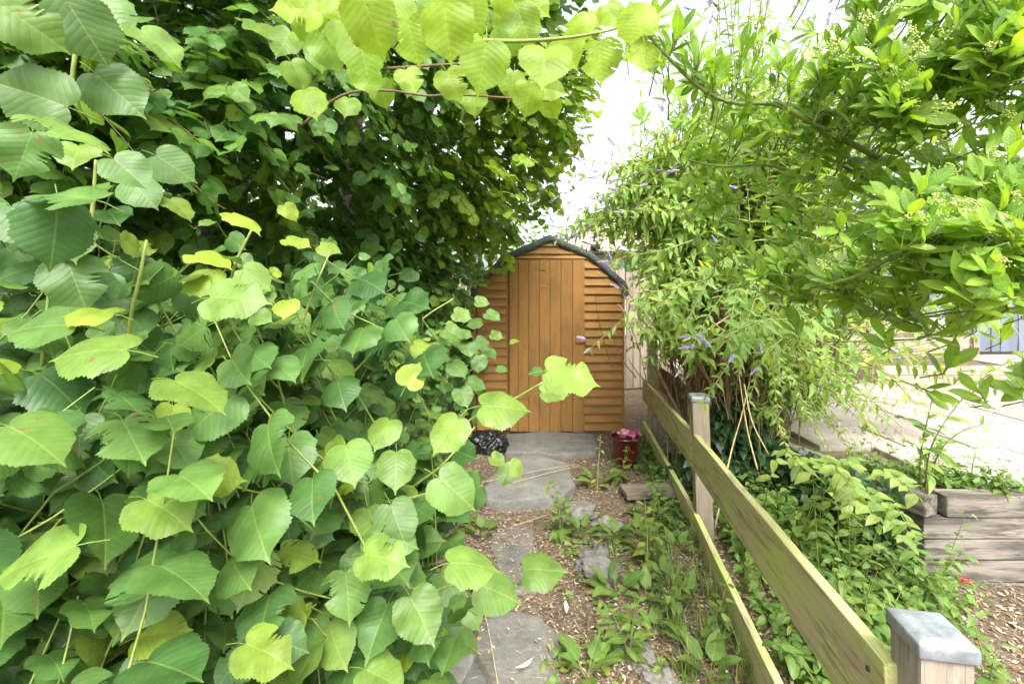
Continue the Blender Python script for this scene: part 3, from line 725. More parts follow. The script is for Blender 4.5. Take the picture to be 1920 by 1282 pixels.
for q in (3.55, 4.25): board('pane', (q - .3, hy0 - .055, 1.6), (q + .3, hy0 - .055, 1.6), .98, .01, (0, 0, 1), M['glass'], w)

# ---- pot of flowers, bag, plank, red ring
pot = empty('flower_pot', G(1171, 868), 'glossy dark red round pot of pink flowers beside the path', 'flower pot')
pc = G(1171, 868); k = pc.y / F; r0 = 27 * k; hh = 52 * k
b = MB(); prf = [(r0 * .80, 0), (r0 * .86, .01), (r0 * .97, hh * .5), (r0 * 1.0, hh * .93), (r0 * 1.04, hh * .95), (r0 * 1.04, hh), (r0 * .96, hh), (r0 * .93, hh * .9), (r0 * .90, hh * .8)]
N_ = 36; V = [(pc.x + r * math.cos(6.2832 * i / N_), pc.y + r * math.sin(6.2832 * i / N_), z_ + .0) for r, z_ in prf for i in range(N_)]
b.add(V, [(j * N_ + i, j * N_ + (i + 1) % N_, (j + 1) * N_ + (i + 1) % N_, (j + 1) * N_ + i) for j in range(len(prf) - 1) for i in range(N_)] + [tuple(range(N_))[::-1]])
b.build('pot', M['pot'], pot)
b = MB(); b.add([(pc.x + r0 * .905 * math.cos(6.2832 * i / N_), pc.y + r0 * .905 * math.sin(6.2832 * i / N_), hh * .84) for i in range(N_)], [tuple(range(N_))]); b.build('soil', M['soil'], pot, False)
def flower_mesh(mat, seed):
    rs = random.Random(seed); b = MB()
    for ring, (np_, rr, up) in enumerate(((6, 1.0, .25), (5, .7, .6))):
        for i in range(np_):
            a = 6.2832 * i / np_ + ring * .4 + rs.uniform(-.2, .2); V = []
            for (u, w_) in ((.05, .1), (.45, .42), (.8, .45), (1.0, .2)):
                for s_ in (-1, 0, 1):
                    rad = rr * u; zz = up * u + (.12 if s_ == 0 else .2) * u * u - .1 * u
                    V.append((rad * math.cos(a) - s_ * w_ * rr * math.sin(a), rad * math.sin(a) + s_ * w_ * rr * math.cos(a), zz))
            b.add(V, [(j * 3 + q, j * 3 + q + 1, (j + 1) * 3 + q + 1, (j + 1) * 3 + q) for j in range(3) for q in range(2)])
    return b.mesh('flower', mat)
fms = [flower_mesh(M['pink'], 1), flower_mesh(M['palepink'], 2), flower_mesh(M['pink'], 3)]
for i in range(24):
    a = random.uniform(0, 6.28); r = r0 * .95 * math.sqrt(random.random())
    m = Matrix.Translation((pc.x + r * math.cos(a) + .01, pc.y + r * math.sin(a), hh + random.uniform(.0, .05) - r * .15)) @ Matrix.Rotation(random.uniform(-.7, .7), 4, 'X') @ Matrix.Rotation(random.uniform(-.7, .7), 4, 'Y') @ Matrix.Scale(random.uniform(.017, .025), 4)
    link('flower', fms[i % 3], pot, m)
# black bag crumpled under the shoots beside the shed
bg = G(925, 850); bm = bmesh.new(); bmesh.ops.create_icosphere(bm, subdivisions=5, radius=1)
for v in bm.verts:
    n_ = v.co.normalized(); q = abs(noise.noise(n_ * 2.3 + Vector((3, 1, 0)))) * .5 + abs(noise.noise(n_ * 6)) * .16 + abs(noise.noise(n_ * 13)) * .05
    v.co = Vector((n_.x * .17, n_.y * .13, max(n_.z, -.35) * .12)) * (1.15 - q)
me = bpy.data.meshes.new('plastic_bag'); bm.to_mesh(me); bm.free(); me.materials.append(M['bag']); me.polygons.foreach_set('use_smooth', [True] * len(me.polygons))
tag(link('plastic_bag', me, None, Matrix.Translation((bg.x - .05, bg.y + .10, .04))), 'crumpled shiny black plastic bag left of the step slab', 'bag')
tag(board('plank', G(1168, 922, .02), G(1262, 918, .02), .17, .04, (0, 1, 0), M['old_wood'], None, .006, 8, 71, .006), 'old grey weathered plank lying across the path by the fence', 'plank')
rc = G(1812, 1098, -.05); b = MB()
b.tube([(rc.x + .026 * math.cos(t * .4), rc.y + .026 * math.sin(t * .4) , rc.z + .012 + .002 * t) for t in range(13)], .0085, 8)
tag(b.build('red_ring', M['red']), 'small bright red plastic ring lying in the litter by the sleeper wall', 'ring')
# ================================================================ PLANTS
# ---- lime shoots thicket beside the camera
thicket = empty('lime_thicket', (-.75, 1.3, 0), 'thicket of broad heart shaped lime leaves filling the left foreground', 'shrub')
FT = Fam('lime', 'lime_leaf', thicket, 300)
# (photo x, y of leaf centre, length, tip direction: 0 right 90 down, youth, facing: 0 to viewer 1 to sky)
HERO = [(120,732,135,30,0,.45),(250,823,150,75,.1,.5),(68,822,165,12,.2,.5),(375,735,150,20,.35,.45),(315,955,140,25,.38,.4),(62,1047,155,130,.3,.4),(178,1040,120,120,.3,.4),
(466,1088,115,105,.4,.3),(563,1040,100,10,.6,.5),(201,1192,100,185,.75,.4),(310,1184,105,-28,.85,.45),(505,1221,125,-8,.6,.3),(412,1207,85,-60,.6,.3),(308,1250,140,60,0,.4),
(268,1125,140,100,.1,.4),(160,930,130,110,.05,.4),(655,865,110,75,.2,.4),(742,878,92,85,.25,.4),(835,815,98,110,.4,.3),(716,812,78,100,.4,.4),(857,922,112,45,.2,.25),
(747,983,105,70,.12,.3),(655,949,95,80,.12,.35),(722,1043,112,10,.35,.5),(800,1014,85,-30,.1,.3),(890,1052,118,-14,.3,.45),(938,1108,105,40,.22,.3),(1024,1066,98,-14,.25,.35),
(845,1100,90,60,.1,.4),(791,1160,115,75,.2,.2),(871,1202,78,55,.15,.25),(888,1155,58,80,.15,.25),(706,1182,115,100,.02,.3),(652,1118,112,90,.15,.3),(727,1108,85,100,.0,.3),
(794,1236,95,50,.0,.3),(722,1270,110,20,.3,.5),(195,500,72,180,.8,.35),(258,463,62,-110,1,.5),(400,486,92,0,1,.75),(372,521,88,185,.85,.5),(446,556,130,2,.3,.55),
(165,585,105,185,1,.8),(78,608,140,165,.12,.5),(144,535,125,60,.1,.35),(165,652,155,182,.3,.7),(270,652,85,-15,.3,.6),(342,641,95,0,.15,.55),(543,779,98,80,.15,.45),
(775,700,68,-60,1,.3),(1076,702,122,2,.45,.72),(950,762,115,2,.4,.6),(1041,735,64,0,.3,.7),(925,792,62,40,.2,.5),(967,879,44,60,.6,.3),(935,862,38,30,.5,.4),(947,893,46,100,.15,.3),
(55,44,150,18,.2,.3),(50,172,150,190,.12,.3),(165,62,140,45,.1,.3),(222,176,132,35,.08,.3),(212,25,110,35,.1,.3),(303,86,112,30,.25,.65),(144,250,165,8,.25,.75),(141,290,92,80,.4,.5),
(44,290,120,120,.05,.3),(112,360,150,170,.1,.7),(245,325,102,30,.1,.45),(329,314,92,35,.05,.4),(268,362,86,35,.05,.4),(340,391,72,10,.5,.6),(545,399,46,40,1,.4),(463,411,86,4,1,.78),
(105,442,150,80,0,.3),(45,420,120,60,.0,.4),(560,452,60,0,.9,.7),(620,466,52,10,.7,.6),(250,520,90,100,.0,.3),(440,640,80,80,.0,.4),(500,860,100,100,.0,.4),(420,870,110,70,.05,.4),
(110,875,130,40,.1,.5),(350,1090,110,110,.0,.3),(600,1000,90,100,.1,.4),(560,920,90,80,.05,.4),(620,1180,100,100,.0,.35),(560,1150,100,80,.0,.3),(60,1150,130,100,.0,.4),(130,1260,130,70,.05,.4),(620,1262,95,90,.1,.4),
(640,690,75,20,.3,.5),(700,740,75,60,.2,.45),(760,640,60,10,.3,.6),(800,655,62,-5,.9,.6),(520,690,85,10,.3,.55),(600,660,70,150,.2,.5),(560,600,70,20,.25,.5),(660,590,62,160,.3,.5),(480,520,80,30,.35,.5),
(905,566,34,10,.2,.6),(925,592,38,30,.1,.5),(888,604,36,160,.15,.5),(932,628,30,10,.3,.6),(906,645,40,40,.1,.4),(878,655,42,70,.1,.4),(1003,697,30,170,.05,.3),(1036,692,30,5,.1,.4),(942,690,26,20,.1,.5),(898,682,42,100,.1,.4),(920,664,36,60,.05,.4),(868,590,44,10,.3,.5),(850,625,50,30,.2,.5),(895,720,46,20,.1,.4),(860,690,50,60,.1,.4),(870,745,50,80,.1,.4),(965,640,22,0,.6,.5)]
def hero_leaf(fam, x, y, L, th, young, face, K=.114, dep=None, upn=1):
    d = dep or min(max((K - .035 * young) * F / L, .5), 3.0)
    c = P(x, y, d); t = R(th + random.uniform(-6, 6)); a = Vector((math.cos(t), random.uniform(-.25, .1), -math.sin(t)))
    cam_dir = (Vector((0, 0, CZ)) - c).normalized(); n = cam_dir * (1 - face) + Vector((0, -.15, upn)) * face + rv(.10)
    a = a - n * (a.dot(n) / n.length_squared) * .92; a.normalize()
    s = L * d / F * (.76 if fam is FT else .86); fam.add(c - a * s * .5, a, n, s, None, young); return c - a * s * .5
anch = [(x, y, (.114 - .035 * yg) * F / L) for x, y, L, th, yg, fc in HERO if yg < .8]
anch += [(0, 1282, .62), (-200, 900, .62), (-300, 400, .75), (-400, 1300, .62), (860, 1280, 1.35), (700, 560, 1.8), (850, 620, 2.5), (930, 860, 2.2), (800, 560, 2.3), (620, 520, 1.5), (300, 1500, .75), (700, 1500, 1.05), (830, 700, 1.6), (900, 800, 2.0)]
for h in HERO:
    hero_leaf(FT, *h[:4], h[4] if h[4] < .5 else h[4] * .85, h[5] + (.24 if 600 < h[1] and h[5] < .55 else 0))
FT.hero = len(FT.p)
def keep_t(p, a, s):
    x, y, z = (p[i] + a[i] * s * .5 for i in range(3))
    return y < .1 or x / y * F + 960 < interp(HY - (z - CZ) / y * F, XR_T) + 30
FT.keep = keep_t
YT = [(-500, 250), (0, 300), (250, 440), (450, 420), (560, 480), (750, 500), (860, 570), (950, 640), (1000, 660)]
XR_T = [(200, 500), (480, 730), (560, 840), (640, 905), (720, 870), (800, 860), (880, 885), (950, 840), (1000, 825), (1100, 850), (1200, 825), (1282, 805), (1500, 700)]
sh1 = Sheet(anch, lambda x, y: y > interp(x, YT) and x < interp(y, XR_T), -700, 1000, 200, 1560)
stems = MB()
def shoot(fam, tip, n, up, nleaf, spacing, size, young_tip, mbs, inward, base_young=0.1):
    d = (Vector((0, 0, 1)) * up + n * .55 + rv(.22)).normalized(); pts = [tip]; p = tip.copy(); dd = -d
    side = random.choice((-1, 1)); lat = d.cross(n); lat = lat.normalized() if lat.length > .01 else Vector((1, 0, 0))
    for k in range(nleaf):
        f = k / max(nleaf - 1, 1); y = young_tip * max(0, 1 - f * 2.2) + base_young * random.random()
        s = size * (.55 + .45 * min(1, f * 2.0 + .15)) * random.uniform(.85, 1.15); side = -side
        out = (lat * side * random.uniform(.5, 1.1) + n * random.uniform(.2, .9) + Vector((0, 0, random.uniform(-.45, .1)))).normalized()
        hz = min(1, max(0, (p.z - .7) / .6)); nn = Vector((0, 0, 1)) * (random.uniform(.6, 1.25) - .15 * hz) + n * random.uniform(.4, .95) * (1 - .1 * hz) + Vector((0, -.22, 0)) * hz + rv(.18)
        out = (out - nn * (out.dot(nn) / nn.length_squared) * .8); fam.add(p + out * s * .33, out, nn, s, None, min(1, y))
        dd = (dd + (-n) * inward * .25 + rv(.05)).normalized(); p = p + dd * spacing * random.uniform(.8, 1.2); pts.append(p.copy())
    for _ in range(1): dd = (dd * .8 + Vector((0, 0, -.5))).normalized(); p = p + dd * .12; pts.append(p.copy())
    m = len(pts)
    if all(q.y > .3 and q.x / q.y * F + 960 < interp(HY - (q.z - CZ) / q.y * F, XR_T) - 15 for q in pts): mbs.tube(pts, [.0013 + .0012 * i / m for i in range(m)], 4, False)
print('thicket area', sh1.area)
for tip, n in sh1.sample(int(sh1.area * 210)):
    if tip.y < 1.15 and random.random() < .35: continue
    dep = abs(random.gauss(0, .14)) + .03
    q = tip - n * dep
    if q.z < .05: continue
    big = random.uniform(.068, .092) if q.y < 1.3 else random.uniform(.056, .08)
    shoot(FT, q, n, 1.0, random.randint(3, 6), .055, big, random.random() ** 3 * .9 * (1 if dep < .15 else .2), stems, .5)
for tip, n in sh1.sample(int(sh1.area * 30)):
    q = tip - n * random.uniform(.25, .7)
    if q.z < .05: continue
    shoot(FT, q, n, 1.0, 4, .07, .105, 0, stems, .3, 0)
stems.build('thin_stem', M['shoot'], thicket)['kind'] = 'stuff'
def px_stem(name, pts, r0, r1, mat, parent, n=14):
    c = curve_pts([P(*p) for p in pts], n); b = MB(); b.tube(c, [r0 + (r1 - r0) * i / n for i in range(n + 1)], 7); return b.build(name, mat, parent), c
for pl in ([(225,900,.95),(235,720,.82),(245,600,.78),(262,520,.76),(275,450,.76)], [(390,700,1.05),(415,600,.98),(440,500,.92),(475,425,.92)], [(75,760,.85),(85,620,.8),(95,520,.8)],
           [(520,700,1.2),(560,620,1.15),(590,540,1.15),(620,470,1.2)], [(140,0,.72),(142,90,.72),(137,155,.72),(157,225,.74)], [(165,470,.8),(175,380,.8),(180,300,.8)],
           [(640,950,1.05),(760,935,.98),(840,912,.92)], [(700,1190,1.05),(790,1125,1.0),(850,1095,.98),(910,1097,.95)], [(800,870,1.3),(870,795,1.1),(960,750,1.02),(1020,715,.98)],
           [(380,1030,1.0),(470,960,1.0),(560,880,1.05),(640,850,1.0)], [(700,980,1.1),(770,915,1.15),(830,870,1.15),(890,800,1.2)], [(850,560,2.0),(790,600,1.9),(720,680,1.7)], [(600,760,1.3),(680,680,1.4),(760,600,1.5),(800,560,1.6)],
           [(300,1200,.85),(270,1210,.8),(246,1203,.78)], [(380,1245,.85),(425,1235,.8),(455,1235,.78)]):
    px_stem('stem', pl, .0042, .0022, M['shoot'], thicket)
for px, py, d in [(246, 860, .9), (400, 700, 1.0), (90, 700, .8), (560, 760, 1.2), (660, 980, 1.1), (760, 800, 1.5), (840, 700, 2.2)]:
    a = P(px, py, d) ; g = Vector((a.x - .25, a.y + .2, -.02)); b = MB(); c = curve_pts([g, (g + a) / 2 + rv(.04), a], 10); b.tube(c, [.009 - .003 * i / 10 for i in range(11)], 7); b.build('stem', M['shoot'], thicket)

# ---- lime trees behind the thicket
def trunk_mesh(base, top, r0, r1, seed):
    n, sd = 40, 40; V = []
    for i in range(n + 1):
        u = i / n; c = Vector(base).lerp(Vector(top), u) + Vector((noise.noise(Vector((u * 3, seed, 0))), noise.noise(Vector((u * 3, 0, seed))), 0)) * .06
        r = r0 + (r1 - r0) * u + .10 * r0 * math.exp(-u * 12)
        for k in range(sd):
            a = 6.2832 * k / sd; d = Vector((math.cos(a), math.sin(a), 0)); q = c + d * r
            rid = abs(noise.noise(Vector((math.cos(a) * 5, math.sin(a) * 5, q.z * 1.4 + seed)))) + .5 * abs(noise.noise(Vector((math.cos(a) * 11, math.sin(a) * 11, q.z * 3 + seed))))
            V.append(q - d * rid * .055 + d * .1 * r * noise.noise(Vector((math.cos(a), math.sin(a), q.z + seed))))
    b = MB(); b.add(V, [(i * sd + k, i * sd + (k + 1) % sd, (i + 1) * sd + (k + 1) % sd, (i + 1) * sd + k) for i in range(n) for k in range(sd)]); return b
trees = []
for i, (tx, ty, r, lab) in enumerate([(-2.62, 2.35, .22, 'lime tree with dark trunk at the left edge and branch arching over the path'), (-2.10, 3.25, .19, 'lime tree with ridged trunk showing in the gap behind the thicket'), (-1.78, 4.85, .20, 'farthest lime tree whose leaves hang beside the shed')]):
    t = empty('lime_tree', (tx, ty, 0), lab, 'tree', 'lime trees along the left side'); trees.append(t)
    trunk_mesh((tx, ty, -.1), (tx + .1, ty + .05, 7.0), r, r * .55, i * 5.1).build('trunk', M['bark'], t)
FTR = [Fam('lime', 'lime_tree_leaf', t, 260) for t in trees]
twigs = [MB(), MB(), MB()]
def nearest(p): return min(range(3), key=lambda i: (p.y - trees[i].location.y) ** 2 + .3 * (p.x - trees[i].location.x) ** 2)
def spray(i, p, n, nleaf, size, young, droop=.45, mb=True, lift=.0):
    d = (n * .7 + Vector((.35, -.1, -droop)) + rv(.35)).normalized(); pts = [p]; q = p.copy(); side = 1
    up = Vector((0, 0, 1)); lat = d.cross(up).normalized()
    for k in range(nleaf):
        s = size * random.uniform(.75, 1.15) * (1 - .3 * k / nleaf); side = -side
        out = (d * .7 + lat * side * .75 + Vector((0, 0, -.35 - random.random() * .5)) + rv(.15)).normalized()
        nn = up * random.uniform(.35, .8) + n * random.uniform(.2, .8) + rv(.22); out = out - nn * (out.dot(nn) / nn.length_squared) * .75
        FTR[i].add(q + out * s * .3, out, nn, s, None, max(0, young + random.uniform(-.1, .1)))
        d = (d + Vector((0, 0, -.05)) + rv(.06)).normalized(); q = q + d * size * random.uniform(.45, .65); pts.append(q.copy())
    if mb: twigs[i].tube(pts, [.003 - .002 * k / len(pts) for k in range(len(pts))], 3, False)
anch2 = [(60, 60, 1.0), (300, 230, 1.35), (450, 300, 1.55), (450, 120, 1.5), (350, 30, 1.5), (700, 300, 2.2), (600, 120, 1.8), (850, 350, 2.9), (950, 280, 3.2), (1000, 400, 4.0), (900, 480, 4.2), (650, 450, 2.6), (780, 540, 3.2), (800, 100, 2.2), (950, 130, 2.6), (1050, 150, 2.8), (800, -200, 2.2), (300, -200, 1.6), (1000, -150, 2.6), (500, 430, 2.1), (300, 400, 1.7), (100, 350, 1.3), (-300, 200, 1.3), (860, 420, 3.4), (1030, 330, 3.9)]
XR_TR = [(-600, 1200), (-100, 1140), (0, 1110), (60, 1130), (150, 1090), (220, 1085), (330, 1045), (400, 1015), (430, 990), (470, 945), (520, 880), (560, 860), (700, 840)]
def hollow(x, y):
    # gaps under the branches where trunks show
    return ((x - 412) / 88) ** 2 + ((y - 335) / 88) ** 2 < 1 or ((x - 40) / 60) ** 2 + ((y - 110) / 60) ** 2 < 1 or ((x - 625) / 75) ** 2 + ((y - 372) / 60) ** 2 < 1
sh2 = Sheet(anch2, lambda x, y: y < interp(x, YT) + 130 and x < interp(y, XR_TR), -700, 1180, -600, 720)
print('curtain area', sh2.area)
for p, n in sh2.sample(int(sh2.area * 165)):
    sx_, sy_ = p.x / p.y * F + 960, HY - (p.z - CZ) / p.y * F
    if hollow(sx_, sy_) and random.random() < .97: continue
    if p.z < .9 and random.random() < .5: continue
    dep = abs(random.gauss(0, .22)); q = p - n * dep + Vector((-.3, .25, .05)) * dep
    spray(nearest(q), q, n, random.randint(4, 7), .078, (.30 * random.random() ** 3) if sx_ < 840 else .1 + .5 * random.random())  # sky-side leaves tinted yellower, brightness from the sky put into their colour
for p, n in sh2.sample(int(sh2.area * 80)):
    sx_, sy_ = p.x / p.y * F + 960, HY - (p.z - CZ) / p.y * F
    if hollow(sx_, sy_) and random.random() < .9: continue
    q = p - n * random.uniform(.4, 1.2) + Vector((-.5, .4, .1)) * random.random()
    spray(nearest(q), q, n, 6, .085, .0, mb=False)
for _ in range(230):                                                 # outer sprays towards the sky gap, backlit brightness put into the youth tint
    x = random.uniform(930, 1120); y = random.uniform(60, 385)
    if x > interp(y, [(60, 1150), (200, 1110), (300, 1070), (385, 985)]) : continue
    spray(2 if y > 200 else 0, P(x - 25, y, random.uniform(2.7, 3.9)), Vector((.6, -.6, .1)), random.randint(3, 6), .075, random.uniform(.25, .8))
for _ in range(620):                                                 # low boughs of the farthest tree beside the shed
    p = Vector((random.uniform(-1.6, -.42), random.uniform(3.3, 6.2), random.uniform(.5, 2.7)))
    if p.y < 4.9 and p.x / p.y * F + 960 > 880: continue
    spray(2, p, Vector((.5, -.8, .1)), 6, .08, .0)
# crown overhead and behind
for _ in range(900):
    p = Vector((random.uniform(-4.5, -.1), random.uniform(-.5, 8.5), random.uniform(3.0, 7.5)))
    if p.x > -1.4 + .28 * p.y + (p.z - 3) * .05: continue
    spray(nearest(p), p, Vector((random.gauss(.3, .6), random.gauss(-.2, .6), .3)).normalized(), 7, .105, .05, mb=False)
for _ in range(1050):                                                # lower boughs on the far side of the trunks
    p = Vector((random.uniform(-5.2, -2.4), random.uniform(.8, 9.5), random.uniform(.3, 4.2)))
    spray(nearest(p), p, Vector((.6, -.6, .1)), 7, .105, .0, mb=False)
for i in range(3): twigs[i].build('twig', M['twig'], trees[i])['kind'] = 'stuff'
for ti, pl, r in [(0, [(-60,40,2.3),(120,75,2.1),(260,90,2.0),(420,60,1.9)], .016), (0, [(220,100,2.2),(330,150,2.1),(440,210,2.0)], .013), (1, [(360,40,2.6),(480,75,2.4),(560,45,2.3),(640,60,2.3)], .017),
                  (1, [(380,10,2.5),(440,15,2.3),(520,0,2.2),(600,-20,2.2)], .016), (1, [(430,400,3.2),(500,370,2.9),(560,340,2.7),(640,330,2.7)], .015), (1, [(440,380,3.2),(480,340,2.8),(600,220,2.4),(700,150,2.2)], .018),
                  (2, [(640,330,4.6),(720,310,4.0),(800,270,3.4)], .02), (2, [(650,420,4.6),(720,420,4.2),(800,400,3.8),(860,360,3.5)], .016), (1, [(470,300,3.2),(620,140,2.2),(720,130,2.0),(860,120,1.9)], .012), (2, [(660,250,4.6),(780,200,3.4),(880,185,2.6),(1030,185,2.4)], .014)]:
    px_stem('branch', pl, r, r * .4, M['twig'], trees[ti], 18)
# arching bough with yellowish leaves over the path
_, arch = px_stem('branch', [(380,-120,1.25),(560,-20,1.1),(700,25,1.02),(770,45,1.0),(870,72,.98),(960,78,.97),(1060,72,.97),(1140,58,.97),(1195,40,.97)], .008, .0022, M['shoot'], trees[0], 26)
px_stem('branch', [(560,240,1.5),(640,180,1.45),(720,170,1.42),(800,180,1.42),(860,178,1.42),(1030,190,1.45)], .005, .0025, M['twig'], trees[0], 20)
ARCH = [(905,128,108,95,.3),(1020,125,112,100,.4),(1125,118,88,95,.45),(1192,28,88,250,.6),(1205,100,80,80,.6),(838,62,118,92,.4),(700,50,118,70,.4),(682,105,95,75,.25),(775,82,92,82,.35),(985,55,80,70,.2),(940,76,70,170,.1),(580,190,72,70,.35),(552,14,90,175,.55),(640,15,85,60,.5),(735,22,90,100,.4),(880,20,90,60,.4),(950,5,70,90,.5),(1065,100,80,60,.45),(1085,45,60,200,.5),(1110,40,55,120,.5),(660,70,90,60,.3),(880,30,80,150,.15),(815,20,80,20,.15),
        (955,25,60,20,.3),(1005,10,70,40,.4),(850,160,70,70,.4),(960,160,60,100,.3),(990,190,70,95,.35),(1035,205,48,60,.45),(770,150,60,70,.4),(690,150,70,60,.3),(720,180,55,60,.2),(890,195,55,90,.2),(620,100,80,50,.2),(590,60,75,60,.3),(530,80,70,110,.1),(1040,170,50,20,.3),(930,110,60,60,.2),(600,110,60,80,.1),(560,140,60,60,.15),(650,200,55,90,.2),(1150,30,60,60,.4),(500,60,70,50,.1)]
for x, y, L, th, yg in ARCH: hero_leaf(FTR[0], x, y, L, th, min(1, yg + .22), random.uniform(.2, .6), .105, None if L > 85 else min(.10 * F / L, 1.75))  # youth raised to put a backlit glow into the leaf colour

# ---- evergreen shrub at the upper right
ever = empty('evergreen_shrub', (2.1, 1.0, 0), 'glossy green evergreen shrub with yellow green buds leaning in from the upper right', 'shrub')
FE = Fam('evergreen', 'evergreen_leaf', ever, 300)
def bud_mesh(seed):
    rs = random.Random(seed); b = MB(); st = MB()
    for i in range(rs.randint(26, 40)):
        a = rs.uniform(0, 6.28); h = rs.uniform(.25, 1.0); r = .42 * (1.15 - h) * math.sqrt(rs.random()) + .05
        c = Vector((r * math.cos(a), r * math.sin(a), h)); q = rs.uniform(.045, .068)
        V = [c + Vector(v) * q for v in ((1, 0, 0), (0, 1, 0), (-1, 0, 0), (0, -1, 0), (0, 0, 1.1), (0, 0, -1.1), )]
        b.add(V, [(0, 1, 4), (1, 2, 4), (2, 3, 4), (3, 0, 4), (1, 0, 5), (2, 1, 5), (3, 2, 5), (0, 3, 5)])
        if i % 4 == 0: b.tube([(0, 0, h * .5), c], [.012, .008], 3, False)
    b.tube([(0, 0, 0), (0, 0, .9)], [.02, .01], 4, False); return b.mesh('bud_cluster', M['bud'])
buds = [bud_mesh(i) for i in range(5)]; bud_n = [0]
etw = MB()
def rosette(p, d, size, nleaf, bud, stem=.09, tone=None):
    d = d.normalized(); u = d.cross(Vector((.3, .2, .9))).normalized(); v = d.cross(u)
    for k in range(nleaf):
        a = k * 2.4 + random.uniform(-.3, .3); lvl = k / nleaf; el = .28 + .65 * (1 - lvl) * random.uniform(.7, 1.2)
        o = (d * math.cos(el) + (u * math.cos(a) + v * math.sin(a)) * math.sin(el)).normalized()
        nn = d * .6 - o * .2 + Vector((-.1, -.75, .5)) + rv(.18); nn = nn - o * nn.dot(o)
        FE.add(p - d * (1 - lvl) * size * .55, o, nn, size * random.uniform(.75, 1.15), tone if tone is None else min(1, max(0, tone + random.uniform(-.3, .3))), .25 * random.random() ** 3)
    etw.tube([p - d * stem * .7 + Vector((.01, stem * .6, 0)), p - d * stem * .4, p + d * size * .1], [.002, .0016, .0012], 4, False)
    if bud and bud_n[0] < 280:
        m = Matrix.Translation(p + d * size * .15 + Vector((0, -.02, .01))) @ d.to_track_quat('Z', 'Y').to_matrix().to_4x4() @ Matrix.Rotation(random.uniform(0, 6), 4, 'Z') @ Matrix.Scale(size * random.uniform(.5, .75), 4)
        link('bud_cluster', buds[bud_n[0] % 5], ever, m); bud_n[0] += 1
anch3 = [(1720, 420, .78), (1870, 420, .74), (1700, 180, .9), (1580, 330, 1.15), (1450, 260, 1.15), (1400, 400, 1.5), (1600, 520, .95), (1450, 500, 1.2), (1900, 60, .8), (1850, 580, .74), (1600, 60, 1.0), (1420, 330, 1.4), (1330, 450, 1.6), (2200, 300, .8), (2200, 700, .8), (1760, 590, .85), (1700, -200, .95), (2200, -200, .8), (1500, 420, 1.25), (1350, 250, 1.25)]
EB = [(1250, 330), (1330, 470), (1400, 520), (1480, 560), (1560, 555), (1640, 575), (1720, 590), (1800, 575), (1880, 560), (1960, 580), (2400, 640)]
ET = [(1290, 320), (1340, 270), (1450, 215), (1550, 190), (1590, 60), (1640, 0), (1750, -400), (2400, -600)]
sh3 = Sheet(anch3, lambda x, y: interp(x, ET) < y < interp(x, EB) and x > 1290, 1260, 2300, -400, 700, 24)
print('evergreen area', sh3.area)
for p, n in sh3.sample(int(sh3.area * 900)):
    dep = abs(random.gauss(0, .13)); q = p - n * dep
    rosette(q, n * .6 + Vector((-.25, 0, .6)) + rv(.45), random.uniform(.042, .072) if q.y < 1.2 else random.uniform(.04, .06), random.randint(3, 6), random.random() < .38 and dep < .12)
for p, n in sh3.sample(int(sh3.area * 120)):
    q = p - n * random.uniform(.2, .75) + Vector((.2, .0, .1)) * random.random(); rosette(q, Vector((-.2, -.2, .8)) + rv(.4), .07, 6, False)
for pl, r0, r1 in [([(1700,330,1.2),(1640,292,1.17),(1545,243,1.15),(1480,207,1.14),(1440,194,1.13),(1370,193,1.12),(1310,163,1.10),(1250,105,1.08),(1212,62,1.06)], .0088, .003),
                   ([(1640,350,1.35),(1540,345,1.33),(1450,312,1.3),(1350,312,1.28),(1290,300,1.27)], .006, .0025), ([(1700,120,1.1),(1650,92,1.08),(1620,60,1.06),(1595,15,1.04)], .005, .003), ([(1640,345,1.2),(1560,300,1.25),(1500,260,1.25)], .005, .002),
                   ([(2300,700,1.0),(2000,520,1.0),(1850,420,1.0),(1700,330,1.2)], .014, .009), ([(2300,700,1.0),(2050,300,1.0),(1850,200,1.05),(1700,120,1.1)], .013, .006), ([(1960,500,.85),(1860,480,.82),(1720,465,.85),(1600,520,.95),(1520,540,1.05)], .006, .003), ([(2000,560,.85),(1900,560,.8),(1800,565,.82)], .005, .003)]:
    px_stem('branch', pl, r0, r1, M['euo_stem'], ever, 22)
b = MB(); c = curve_pts([(2.1, 1.0, -.05), (2.0, 1.0, .5), (1.7, 1.02, 1.05), P(2300, 700, 1.0)], 14); b.tube(c, [.03 - .015 * i / 14 for i in range(15)], 8); b.build('stem', M['bark'], ever)
for x, y0, y1, d in [(1372,192,90,1.11),(1400,194,130,1.12),(1440,195,118,1.12),(1475,205,140,1.12),(1525,232,165,1.13),(1575,265,200,1.13),(1255,105,62,1.08),(1300,150,105,1.09),(1625,70,15,1.05),(1212,62,30,1.06),(1330,180,130,1.1)]:
    a, t = P(x, y0, d), P(x + random.uniform(0, 22), y1, d - .02); etw.tube([a, (a + t) / 2 + rv(.004), t], [.0028, .0024, .0018], 5, False)
    rosette(t, (t - a).normalized() + rv(.1), .07, 7, random.random() < .4, .01, .3)
    rosette((a + t) / 2, (t - a).normalized() + rv(.2), .058, 3, False, .01, .3)
for _ in range(46):                                                   # leaves under and along the arching branch
    u = random.random(); x = 1230 + 400 * u; y = interp(x, [(1230, 85), (1310, 165), (1370, 195), (1440, 195), (1545, 243), (1640, 292)]); p = P(x, y + random.uniform(-55, 70), 1.15 + random.uniform(-.03, .1))
    rosette(p, Vector((-.3, -.1, .8)) + rv(.4), .06, random.randint(3, 5), random.random() < .3)
etw.build('twig', M['euo_stem'], ever)['kind'] = 'stuff'

